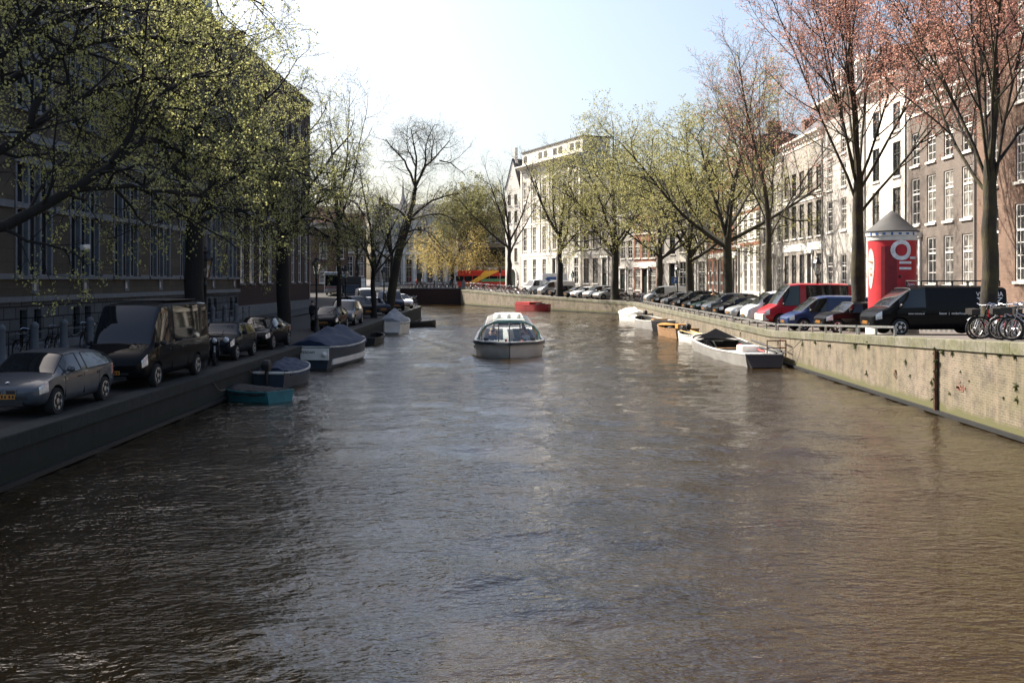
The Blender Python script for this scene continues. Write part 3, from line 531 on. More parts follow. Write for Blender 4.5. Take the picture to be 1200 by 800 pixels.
# shaded buildings
def stone_hall():
    y0, y1, X = 22, 73.6, -21; W = y1 - y0; H = 20.0; g = empty('stone_building', (X, y0, 1.05), PI/2, 'long dark sandstone building with three-light windows over a rough grey stone base', 'building')
    cs = [43.0 - y0 + 5*k for k in range(-4, 7)]; ops = []
    rows = [(3.3, 8.05), (10.4, 14.2), (15.4, 18.4)]
    for c in cs:
        for a, b_ in rows: ops.append((c - 1.65, c + 1.65, a, b_))
    m = facade(W, 2.42, H, ops, rev=.35)
    for x in (0, W): m.add([(x, 0, -.5), (x, 14, -.5), (x, 14, H), (x, 0, H)], [(0, 1, 2, 3)])
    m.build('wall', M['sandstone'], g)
    bops = [(c + s*.62 - .33, c + s*.62 + .33, .55, 1.85) for c in [43.0 - y0 + 5*k - .6 for k in range(-4, 7)] for s in (-1, 1)]
    m = facade(W, -.5, 2.2, bops, y=-.14, rev=.3); m.build('rusticated_base', M['rustic'], g)
    bars = MB()
    for a, b_, c, d in bops: bars.b(a, b_, .10, .15, c, d, 1); bars.b((a + b_)/2 - .02, (a + b_)/2 + .02, .02, .05, c, d, 0); bars.b(a, b_, .03, .06, (c + d)/2 - .015, (c + d)/2 + .015, 0)
    bars.build('basement_window', [M['iron'], M['pane_dark']], g)
    m = MB(); m.b(-.01, W + .01, -.3, .02, 2.2, 2.42); m.build('stone_band', M['bluestone'], g)
    m = MB(); m.b(-.02, W + .02, -.55, .0, -.4, .42); m.build('plinth', M['bluestone'], g)
    fr = {}
    for ri, (a, b_) in enumerate(rows):
        h_ = b_ - a; m = MB()
        for x0, x1 in ((-1.65, -1.5), (-.62, -.42), (.42, .62), (1.5, 1.65)): m.b(x0, x1, -.03, .28, 0, h_, 0)
        tz = .62*h_; m.b(-1.7, 1.7, -.06, .27, tz - .1, tz + .12, 0); m.b(-1.85, 1.85, -.16, .3, -.16, -.002, 0); m.b(-1.85, 1.85, -.1, .3, h_ + .002, h_ + .3, 0)
        for x0, x1 in ((-1.5, -.62), (-.42, .42), (.62, 1.5)):
            for z0, z1 in ((0, tz - .1), (tz + .12, h_)):
                m.b(x0, x0 + .05, .16, .22, z0, z1, 1); m.b(x1 - .05, x1, .16, .22, z0, z1, 1); m.b(x0 + .05, x1 - .05, .16, .22, z1 - .05, z1, 1); m.b(x0 + .05, x1 - .05, .16, .22, z0, z0 + .05, 1)
        f_ = m.mesh('window', [M['bluestone'], M['trim_grey']]); p = MB(); p.b(-1.6, 1.6, .20, .23, .02, h_ - .02); p_ = p.mesh('pane', M['pane_dark'])
        for c in cs: o = link('window', f_, g, (c, 0, a)); link('pane', p_, o)
    segs = sorted((c - 1.86, c + 1.86) for c in cs)
    for zb, zt in ((3.14, 3.38), (6.1, 6.4), (9.0, 9.4), (14.75, 15.0)):
        m = MB(); x = -.01
        for a, b_ in (segs + [(W + .01, 0)] if zb < 7 else [(W + .01, 0)]):
            if a - x > .02: m.b(x, a, -.08, .0, zb, zt)
            x = b_
        m.build('stone_band', M['bluestone'], g)
    for c in cs:                          # little vents under the sill
        m = MB(); m.b(c - .28, c + .28, -.06, .0, 2.52, 2.66, 0); m.b(c - .28, c + .28, -.06, .0, 3.0, 3.12, 0); m.b(c - .28, c - .18, -.05, .0, 2.66, 3.0, 0); m.b(c + .18, c + .28, -.05, .0, 2.66, 3.0, 0); m.b(c - .18, c + .18, -.012, .0, 2.66, 3.0, 1); m.build('vent', [M['bluestone'], M['pale']], g)
    m = MB(); m.prism([(.02, H - .9), (-.15, H - .9), (-.5, H - .3), (-.9, H - .15), (-.9, H + .1), (.02, H + .1)], 'x', -.05, W + .05); m.build('cornice', M['bluestone'], g)
    m = MB(); m.prism([(-.2, H + .1), (4.5, H + 6.4), (9, H + 6.4), (14, H + .1)], 'x', 0, W); r = m.build('roof', M['tile_red'], g)
    for k in range(6):
        u = W - 5 - k*8; m = MB(); m.b(u - 1.1, u + 1.1, .6, 4.5, H + .5, H + 2.9, 0); m.prism([(u - 1.3, H + 2.9), (u + 1.3, H + 2.9), (u, H + 4.4)], 'y', .5, 5, 0); m.b(u - .75, u + .75, .56, .61, H + .9, H + 2.6, 1); m.build('dormer', [M['brick_dark'], M['pane_dark']], r)
    return g
hall = stone_hall()
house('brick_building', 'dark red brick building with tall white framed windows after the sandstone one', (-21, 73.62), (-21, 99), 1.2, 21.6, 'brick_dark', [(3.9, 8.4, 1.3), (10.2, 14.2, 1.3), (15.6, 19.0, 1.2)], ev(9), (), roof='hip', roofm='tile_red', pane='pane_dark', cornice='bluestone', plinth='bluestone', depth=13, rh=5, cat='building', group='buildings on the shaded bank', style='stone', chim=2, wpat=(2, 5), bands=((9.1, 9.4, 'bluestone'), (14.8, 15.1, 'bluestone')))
house('house', 'low brown brick house beyond the coach on the shaded bank', (-44, 150), (-27, 156), 2.2, 12.8, 'brick_brown', [(3.6, 6.2, 1.2), (7.4, 9.8, 1.2)], ev(7), (3,), roofm='tile_red', depth=9, group='buildings closing the view', wpat=(2, 4))
house('house', 'warm brown house with tall dark windows behind the leaning tree', (-50, 204), (-32.2, 208), 2.5, 15.2, 'brick_brown', [(4.8, 9.0, 1.25), (10.4, 13.0, 1.25)], ev(8), (3,), roofm='tile_red', bands=((3.6, 4.4, 'trim_white'), (9.5, 10, 'stone_cream')), plinth='trim_white', depth=9, group='buildings closing the view')
ch = house('columned_building', 'pale sandstone building with a colonnade of tall columns beyond the far bridge', (-32, 214), (-14, 217), 2.5, 17.8, 'stone_cream', [(3.4, 8.6, 1.35), (10.0, 12.3, 1.2), (13.4, 15.6, 1.2)], ev(8), (4,), roof='hip', depth=10, cat='building', group='buildings closing the view', cornice='stone_white', chim=1)
for k in range(9): m = MB(); u = 18.2*k/8 + .02; m.lathe([(.38, .2), (.34, .5), (.28, .8), (.26, 6.4), (.36, 6.7), (.4, 6.95)], 10, 0, (u, -.45)); m.build('column', M['stone_white'], ch)
m = MB(); m.b(-.3, 18.5, -.9, -.002, 6.95, 7.45); m.build('entablature', M['stone_white'], ch)
house('house', 'brown brick house half hidden behind the golden willow', (-13.6, 217), (-2, 214), 2.5, 16, 'brick_brown', [(3.6, 6.4, 1.2), (8, 10.4, 1.2), (12, 14, 1.2)], ev(6), (2,), roofm='tile_red', depth=9, group='buildings closing the view')
house('house', 'dark low building with flat roof behind the red open-top bus', (-9, 192), (3.5, 186), 2.5, 11.0, 'trim_dark', [(3.4, 6, 1.6), (7.4, 9.6, 1.6)], ev(5), (1,), roof='flat', frame='trim_dark', pane='pane_dark', cornice='trim_grey', depth=9, group='buildings closing the view', chim=0)
sp = empty('church_tower', (-39, 330, -2), 0, 'faint distant church tower with spire behind the leaning tree', 'church tower')
m = MB(); m.b(-2.4, 2.4, -2.4, 2.4, -1, 24); m.build('tower', M['stone_white'], sp); m = MB(); m.lathe([(2.7, 24), (2.5, 26), (1.2, 29), (1.4, 31), (.5, 34), (.05, 40)], 8); m.build('spire', M['stone_grey'], sp)  # pale stone instead of slate puts distance haze into the colour

house('house', 'tall shaded house hidden round the corner of the dark brick building', (-33, 100), (-31, 132), 1.5, 21, 'brick_dark', [(3, 6, 1.2), (8, 11, 1.2), (13, 16, 1.2)], ev(9), (4,), roofm='tile_red', group='buildings on the shaded bank')  # out-of-view house added for the shadow it throws on the far street
# ------------------------------------------------------------------ trees
def tubes(br, sides):
    groups = {}
    for pts, rad, lv in br: groups.setdefault((len(pts), sides(lv)), []).append((pts, rad))
    V = []; Q = []; off = 0
    for (P, S), lst in groups.items():
        A = np.array([x[0] for x in lst]); r = np.array([x[1] for x in lst]); K = len(lst)
        T = np.gradient(A, axis=1); T /= np.linalg.norm(T, axis=2, keepdims=True) + 1e-9
        ref = np.where(np.abs(T[:, :1, 2:3]) < .9, np.array([[[0, 0, 1.]]]), np.array([[[1., 0, 0]]])) + 0*T
        U = np.cross(T, ref); U /= np.linalg.norm(U, axis=2, keepdims=True) + 1e-9; W = np.cross(T, U)
        a = np.arange(S)*2*PI/S
        ring = A[:, :, None] + (U[:, :, None]*np.cos(a)[None, None, :, None] + W[:, :, None]*np.sin(a)[None, None, :, None])*r[:, :, None, None]
        V.append(ring.reshape(-1, 3)); k, p, s = np.meshgrid(np.arange(K), np.arange(P - 1), np.arange(S), indexing='ij'); s2 = (s + 1) % S; base = off + k*P*S
        Q.append(np.stack([base + p*S + s, base + p*S + s2, base + (p + 1)*S + s2, base + (p + 1)*S + s], -1).reshape(-1, 4)); off += K*P*S
    return np.concatenate(V), np.concatenate(Q)
def leaves(rng, pos, n, spread, s0, s1, droop=0):
    C = np.repeat(pos, n, 0) + rng.normal(0, spread, (len(pos)*n, 3)); K = len(C)
    d = rng.normal(0, 1, (K, 3)); d[:, 2] -= droop; d /= np.linalg.norm(d, axis=1, keepdims=True); e = np.cross(d, rng.normal(0, 1, (K, 3))); e /= np.linalg.norm(e, axis=1, keepdims=True)
    s = rng.uniform(s0, s1, (K, 1)); V = np.stack([C, C + d*s*.55 + e*s*.32, C + d*s, C + d*s*.55 - e*s*.32], 1).reshape(-1, 3); return V, np.arange(4*K).reshape(-1, 4)
def unit(v): return v/(np.linalg.norm(v) + 1e-9)
def grow(rng, seeds, S):
    out = []; st = list(seeds)
    while st:
        pts, rad, lv = st.pop(); out.append((pts, rad, lv))
        if lv not in S: continue
        n, ang, ln, up, wig, seg, tmin, rmax = S[lv]; sl = np.linalg.norm(np.diff(pts, axis=0), axis=1); cum = np.r_[0, np.cumsum(sl)]; Lt = cum[-1]
        if n < 0: n = max(1, int(round(Lt*-n)))          # negative: children per metre
        az0 = rng.uniform(0, 6.28)
        for i in range(n):
            t = tmin + (1 - tmin)*(i + rng.random())/n; x = t*Lt; k = min(len(sl) - 1, max(0, int(np.searchsorted(cum, x) - 1))); f = (x - cum[k])/(sl[k] + 1e-9)
            p = pts[k] + (pts[k + 1] - pts[k])*f; r = rad[k] + (rad[k + 1] - rad[k])*f; tan = unit(pts[k + 1] - pts[k]); a = R(rng.normal(ang, 9)); az = az0 + i*2.4 + rng.normal(0, .4)
            u = unit(np.cross(tan, [0, 0, 1.] if abs(tan[2]) < .95 else [1., 0, 0])); v = np.cross(tan, u); d = tan*math.cos(a) + (u*math.cos(az) + v*math.sin(az))*math.sin(a)
            L_ = ln*(1 - .5*t)*rng.uniform(.7, 1.25); pp = [p]
            for j in range(seg): d = unit(d + rng.normal(0, wig, 3) + np.array([0, 0, up])); pp.append(pp[-1] + d*L_/seg)
            r0 = min(r*.72, rmax); st.append((np.array(pp), np.linspace(r0, r0*.32, seg + 1), lv + 1))
    return out
def poly(pts, r0, r1, n=7, rng=None, jit=.05):
    pts = np.array(pts, float); s = np.r_[0, np.cumsum(np.linalg.norm(np.diff(pts, axis=0), axis=1))]; q = np.linspace(0, s[-1], n + 1); P = np.stack([np.interp(q, s, pts[:, k]) for k in range(3)], 1)
    P[1:-1] = P[1:-1]*.5 + (P[:-2] + P[2:])*.25
    if rng is not None: P[1:] += rng.normal(0, jit, P[1:].shape)
    return P, np.linspace(r0, r1, n + 1)
def trunk(rng, pts, r0, r1, n=8):
    P, r = poly(pts, r0, r1, n, rng, .03); r = r*(1 + rng.uniform(-.08, .12, len(r))); r[0] *= 1.45; r[1] *= 1.08; return (P, r, 99)
def tree_meshes(name, rng, br, lf, bmat, lmat, wood_lv=2, minr=.005):
    br = [(p, np.maximum(r, minr), lv) for p, r, lv in br]; wood = [b for b in br if b[2] <= wood_lv or b[2] == 99]; tw = [b for b in br if wood_lv < b[2] < 99]
    V, Q = tubes(wood, lambda lv: 10 if lv == 99 else 7 if lv <= 1 else 5); tm = fastmesh('trunk', V, Q, np.zeros(len(Q)), [bmat])
    V, Q = tubes(tw, lambda lv: 3); mi = np.zeros(len(Q)); n, spread, s0, s1, droop, lmin = lf
    if n:
        kp, n = n if isinstance(n, tuple) else (min(1, n), max(1, int(n))); tips = np.concatenate([b[0][1:] for b in tw if b[2] >= lmin]); tips = tips[rng.random(len(tips)) < kp]; V2, Q2 = leaves(rng, tips, n, spread, s0, s1, droop)
        Q = np.concatenate([Q, Q2 + len(V)]); V = np.concatenate([V, V2]); mi = np.r_[mi, np.ones(len(Q2))]
    cm = fastmesh('crown', V, Q, mi, [bmat, lmat]); return tm, cm
def plant_tree(name, meshes, loc, rz, label, scale=1, group=None, cat='tree'):
    g = empty(name, loc, rz, label, cat, group); g.scale = (scale,)*3 if not hasattr(scale, '__len__') else scale; link('trunk', meshes[0], g); link('crown', meshes[1], g); return g
def vase(rng, h, r, nl, L, spread, lean=(0, 0), lr=.40):
    """a trunk up to h, then nl ascending limbs of length about L"""
    s = [trunk(rng, [(0, 0, -.3), (.03, 0, h*.5), (lean[0]*.3, lean[1]*.3, h), (lean[0], lean[1], h + 1.6)], r, r*.62)]
    for k in range(nl):
        a = 2*PI*k/nl + rng.normal(0, .25); sp = R(spread[0] + (spread[1] - spread[0])*rng.random()) if k else R(6); hz = h + rng.uniform(-.5, 1.3) if k else h + 1.4; ll = L*rng.uniform(.8, 1.1)
        d = np.array([math.cos(a)*math.sin(sp), math.sin(a)*math.sin(sp), math.cos(sp)]); p = np.array([lean[0]*.4, lean[1]*.4, hz]); pts = [p]; 
        for j in range(8): d = unit(d + rng.normal(0, .07, 3) + np.array([0, 0, .05])); pts.append(pts[-1] + d*ll/8)
        rr = r*(lr if k else .5); s.append((np.array(pts), np.linspace(rr, rr*.16, 9), 1))
    return s
# level: (children, angle, length, up, wiggle, segments, tmin, max radius)
def bud_tree(seed, h=5.6, r=.33, nl=10, L=11.5, lf=(1., 3)):
    rng = np.random.default_rng(seed); S = {1: (13, 36, 4.6, .10, .10, 6, .2, .035), 2: (9, 38, 1.9, .08, .13, 4, .2, .011), 3: (5, 42, .75, .05, .15, 3, .15, .006)}
    br = grow(rng, vase(rng, h, r, nl, L, (12, 46), lr=.21), S); return tree_meshes('bud', rng, br, (lf, .05, .045, .1, 0, 4), M['bark_moss'], M['leaf_bud'], 2)
def elm_tree(seed, h=4.6, r=.36, nl=7, L=10, n=4, lm='leaf_elm', bm='bark_grey', s=(.07, .16), sp=.15):
    rng = np.random.default_rng(seed); S = {1: (11, 48, 5.0, .05, .15, 6, .16, .06), 2: (9, 46, 2.2, .0, .18, 4, .15, .016), 3: (5, 46, .9, -.05, .18, 3, .15, .009)}
    br = grow(rng, vase(rng, h, r, nl, L, (22, 66)), S); return tree_meshes('elm', rng, br, ((.5, n), sp*.6, s[0], s[1], .3, 4), M[bm], M[lm], 2)
def bare_tree(seed, h=5, r=.24, nl=6, L=9, sp=(10, 34), n=.25, lm='leaf_elm'):
    rng = np.random.default_rng(seed); S = {1: (10, 40, 3.0, .09, .12, 5, .12, .035), 2: (7, 42, 1.5, .05, .14, 4, .15, .011), 3: (3, 42, .7, .03, .15, 3, .2, .005)}
    br = grow(rng, vase(rng, h, r, nl, L, sp), S); return tree_meshes('bare', rng, br, (n, .06, .05, .09, .2, 4), M['bark_dark'], M[lm], 2)
B1, B2 = bud_tree(11), bud_tree(23, 4.4, .29, 9, 12); B3 = bud_tree(77, 5.0, .26, 6, 9.5, (.45, 2)); E1, E2 = elm_tree(31), elm_tree(47, 4.0, .34, 8, 9); N1, N2 = bare_tree(5, 5.5, .17, 5, 9.5, (6, 30), .15), bare_tree(9, 4.2, .3, 7, 8.5, (18, 60), .5)
GR = 'trees along the sunny quay'
def rt(name, me, px, d, rz, lab, s=1, z=None): return plant_tree(name, me, (atx(px, d), d, (zR(d) if z is None else z) - .05), rz, lab, s, GR)
rt('maple_tree', B2, 1160, 34, .4, 'red budding tree with knobbly trunk beside the parked bicycles', 1.02)
rt('maple_tree', B1, 1006, 48, 1.9, 'red budding tree with mossy trunk beside the red advertising column', 1.08)
rt('maple_tree', B3, 900, 64.5, 3.6, 'thinner red budding tree behind the white van', 1.1)
rt('elm_tree', E1, 853, 77.5, .3, 'yellow green elm with low forking limbs behind the dark parked cars', 1.18)
rt('elm_tree', E2, 808, 95, 2.2, 'yellow green elm in front of the red and white striped house', 1.22)
rt('elm_tree', E1, 773, 114, 4.1, 'yellow green elm behind the silver grey van', 1.12)
rt('elm_tree', E2, 721, 124, 5.1, 'yellow green elm beside the row of parked bicycles', 1.45)
rt('elm_tree', N2, 656, 134.5, .8, 'sparse elm with bare crooked limbs before the white corner building', 1.5)
rt('elm_tree', N2, 597, 157, 2.6, 'bare dark tree in front of the pointed gable house', 1.45)
rt('elm_tree', E2, 694, 150, .9, 'pale green elm between the grey house and the white corner building', 1.4)
O1 = elm_tree(61, 4, .3, 7, 7.5, 4, 'leaf_olive', 'bark_dark', (.12, .3), .3)
rt('elm_tree', O1, 556, 186, 0, 'dense olive green tree behind the red open-top bus', 1.45, 2.5)
plant_tree('elm_tree', O1, (-22, 232, 2.5), 1, 'dull olive tree rising behind the columned building', 1.3, 'trees beyond the bridge')
plant_tree('elm_tree', N2, (atx(418, 150), 150, 2.4), 1.7, 'thin bare tree behind the coach', 1.2, 'trees beyond the bridge')
def willow(seed):
    rng = np.random.default_rng(seed); s = [trunk(rng, [(0, 0, -.3), (.1, 0, 2), (.2, 0, 4)], .35, .25)]
    for k in range(11):
        a = 2*PI*k/11; sp = R(rng.uniform(15, 65)); d = np.array([math.cos(a)*math.sin(sp), math.sin(a)*math.sin(sp), math.cos(sp)]); pts = [np.array([.2, 0, 3.6])]
        for j in range(8): d = unit(d + np.array([0, 0, -.07]) + rng.normal(0, .05, 3)); pts.append(pts[-1] + d*rng.uniform(.85, 1.15))
        s.append((np.array(pts), np.linspace(.15, .03, 9), 1))
    S = {1: (10, 45, 3, -.12, .1, 5, .2, .04), 2: (8, 40, 4.2, -.55, .06, 6, .2, .012)}
    return tree_meshes('willow', rng, grow(rng, s, S), (3, .10, .10, .22, 1.5, 3), M['bark_dark'], M['leaf_gold'], 1)
plant_tree('willow_tree', willow(3), (atx(529, 182), 182, 2.4), 0, 'golden yellow weeping willow beyond the far bridge', 1.15, 'trees beyond the bridge')
GL = 'trees along the shaded bank'
plant_tree('bare_tree', N1, (atx(397, 64.5), 64.5, zL(64)), .5, 'tall slender bare tree behind the dark parked hatchback', 1.03, GL)
plant_tree('elm_tree', bare_tree(14, 3.4, .24, 6, 7, (14, 50), 1.6), (atx(438, 78), 78, zL(78)), 2, 'smaller leafing elm between the slender tree and the leaning tree', 1, GL)
plant_tree('bare_tree', N2, (-14.5, 112, zL(112)), 2.5, 'thin bare tree behind the blue parked van', 1.0, GL)
def seedpx(rng, pts, r0, r1, lv, o, n=8):
    return (*poly([(atx(a, d) - o[0], d - o[1], atz(b_, d) - o[2]) for a, b_, d in pts], r0, r1, n, rng, .04), lv)
def leaning():
    rng = np.random.default_rng(8); d = 90; o = (atx(456, d), d, zL(d)); s = []
    s.append((*poly([(0, 0, -.2)] + [(atx(a, d) - o[0], 0, atz(b_, d) - o[2]) for a, b_ in ((460, 335), (466, 300), (473, 275), (479, 258))], .43, .32, 8), 99))
    for pts, r0, r1 in (([(479, 258, 90), (484, 235, 90), (487, 220, 90)], .34, .26), ([(487, 220, 90), (480, 200, 89.5), (470, 183, 89), (452, 164, 88)], .17, .05), ([(487, 220, 90), (487, 195, 90), (486, 172, 90), (481, 150, 90.5)], .17, .05), ([(487, 218, 90), (493, 204, 90.5), (505, 188, 91), (514, 180, 91.5), (527, 165, 92)], .2, .05),
                        ([(505, 188, 91), (507, 172, 91), (509, 160, 91)], .1, .04), ([(479, 258, 90), (468, 247, 89), (450, 237, 88), (440, 240, 87)], .18, .05), ([(480, 256, 90), (495, 243, 90), (515, 231, 90), (538, 226, 90)], .2, .05), ([(480, 258, 90), (500, 252, 91), (518, 250, 92), (540, 262, 93)], .16, .05), ([(515, 188, 91.5), (530, 192, 92), (545, 205, 93)], .09, .03), ([(474, 272, 90), (492, 268, 89), (508, 275, 88), (520, 292, 87.5)], .12, .04), ([(493, 204, 90), (500, 190, 89), (498, 170, 88), (510, 145, 88)], .12, .04), ([(487, 195, 90), (476, 170, 91), (478, 150, 92)], .1, .04)):
        s.append(seedpx(rng, pts, r0*.75, r1*.75, 1, o))
    S = {1: (-1.7, 52, 2.8, .05, .16, 5, .15, .035), 2: (9, 48, 1.5, -.02, .18, 4, .15, .010), 3: (5, 48, .8, -.04, .18, 3, .2, .005)}
    plant_tree('elm_tree', tree_meshes('leaning', rng, grow(rng, s, S), (.3, .06, .05, .09, .3, 4), M['bark_grey'], M['leaf_elm'], 2), o, 0, 'big bare elm leaning over the canal beside the far parked cars', 1, GL)
leaning()
SL = {1: (-1.9, 52, 3.0, .0, .16, 6, .10, .04), 2: (8, 50, 1.5, -.06, .2, 4, .15, .014), 3: (4, 48, .65, -.10, .2, 3, .2, .008)}
LF = ((.40, 8), .06, .035, .085, .5, 4)
def near_elm():
    rng = np.random.default_rng(2); o = (-11.9, 19.2, zL(19)); s = [(*poly([(0, 0, -.3), (0, 0, 2), (.05, 0, 4.0), (.1, .1, 6.5)], .36, .25, 8, rng, .02), 99)]
    for pts, r0, r1 in (([(-86, 292, 19.3), (0, 268, 20), (45, 250, 20.3), (85, 222, 20.7), (130, 190, 21.2), (175, 165, 22), (215, 148, 23)], .17, .07), ([(82, 224, 20.7), (140, 222, 21.5), (200, 223, 22.5), (250, 235, 23.5)], .08, .03), ([(-86, 250, 19.3), (0, 182, 20), (35, 150, 20.4), (75, 118, 21), (130, 95, 22), (200, 92, 23)], .15, .05),
                        ([(-86, 220, 19.3), (-40, 120, 19.6), (0, 50, 20), (60, 0, 20.5), (120, -60, 21)], .16, .05), ([(-60, 150, 19.5), (20, 80, 20.5), (100, 50, 21.5), (190, 40, 23), (260, 60, 24.5)], .12, .04), ([(0, 50, 20), (80, 20, 21.5), (160, -10, 23), (260, -20, 25), (310, 8, 26)], .1, .03), ([(130, 190, 21.2), (160, 140, 21.5), (200, 100, 22), (260, 80, 23)], .08, .03), ([(35, 150, 20.4), (50, 90, 20.8), (90, 40, 21.5), (120, -10, 22)], .09, .03), ([(175, 165, 22), (215, 180, 23), (255, 200, 24)], .06, .025)):
        s.append(seedpx(rng, pts, r0*.82, r1*.8, 1, o))
    plant_tree('elm_tree', tree_meshes('near', rng, grow(rng, s, SL), LF, M['bark_dark'], M['leaf_left'], 2, .005), o, 0, 'nearest leafing elm reaching in over the silver hatchback with a thick low limb', 1, GL)
near_elm()
def mid_elm(px, d, seed, lab, k=1.0, sc=1):
    rng = np.random.default_rng(seed); o = (atx(px, d), d, zL(d)); q = 36/d*sc
    def T(l): return [(px + a*q, 327 + (b_ - 327)*q, d + e) for a, b_, e in l]
    s = [(*poly([(0, 0, -.3), (.05, 0, 1.5), (-.05, 0, 3.2), (0, 0, (atz(327 - 62*q, d)) - o[2])], .36, .30, 8, rng, .02), 99)]
    for pts, r0, r1 in (([(-2, 262, 0), (-8, 240, 0), (-14, 200, .3), (-12, 140, .8), (0, 80, 1), (5, 30, 1)], .2, .06), ([(0, 265, 0), (-30, 240, -1), (-55, 225, -2), (-90, 200, -2.5), (-120, 180, -3)], .13, .04), ([(2, 263, 0), (25, 250, .5), (48, 240, 1), (72, 260, 1.5), (95, 285, 1.5)], .13, .03), ([(2, 258, 0), (20, 215, .5), (50, 165, 1), (85, 120, 1.5), (110, 90, 2)], .15, .04),
                        ([(-10, 225, 0), (-40, 170, 0), (-70, 120, -.5), (-95, 60, -1), (-90, 10, -1)], .14, .04), ([(0, 260, 0), (40, 215, -1.5), (80, 190, -2), (118, 195, -2.5), (130, 225, -2.5)], .12, .03), ([(-14, 190, .3), (10, 140, -1), (40, 90, -1.5), (70, 50, -2)], .1, .03), ([(5, 250, 0), (40, 235, 2), (85, 215, 3), (120, 230, 4)], .11, .03), ([(-13, 160, .5), (-40, 110, 2), (-50, 60, 3)], .09, .03), ([(20, 215, .5), (70, 170, 3), (110, 150, 4)], .09, .03)):
        s.append(seedpx(rng, T(pts), r0*.75, r1*.75, 1, o))
    plant_tree('elm_tree', tree_meshes('mid', rng, grow(rng, s, SL), LF, M['bark_dark'], M['leaf_left'], 2, .006), o, 0, lab, 1, GL)
mid_elm(228, 35.2, 6, 'leafing elm with dark trunk rising behind the black van')
mid_elm(332, 49.8, 16, 'leafing elm behind the black saloon car', 1, 1.0)
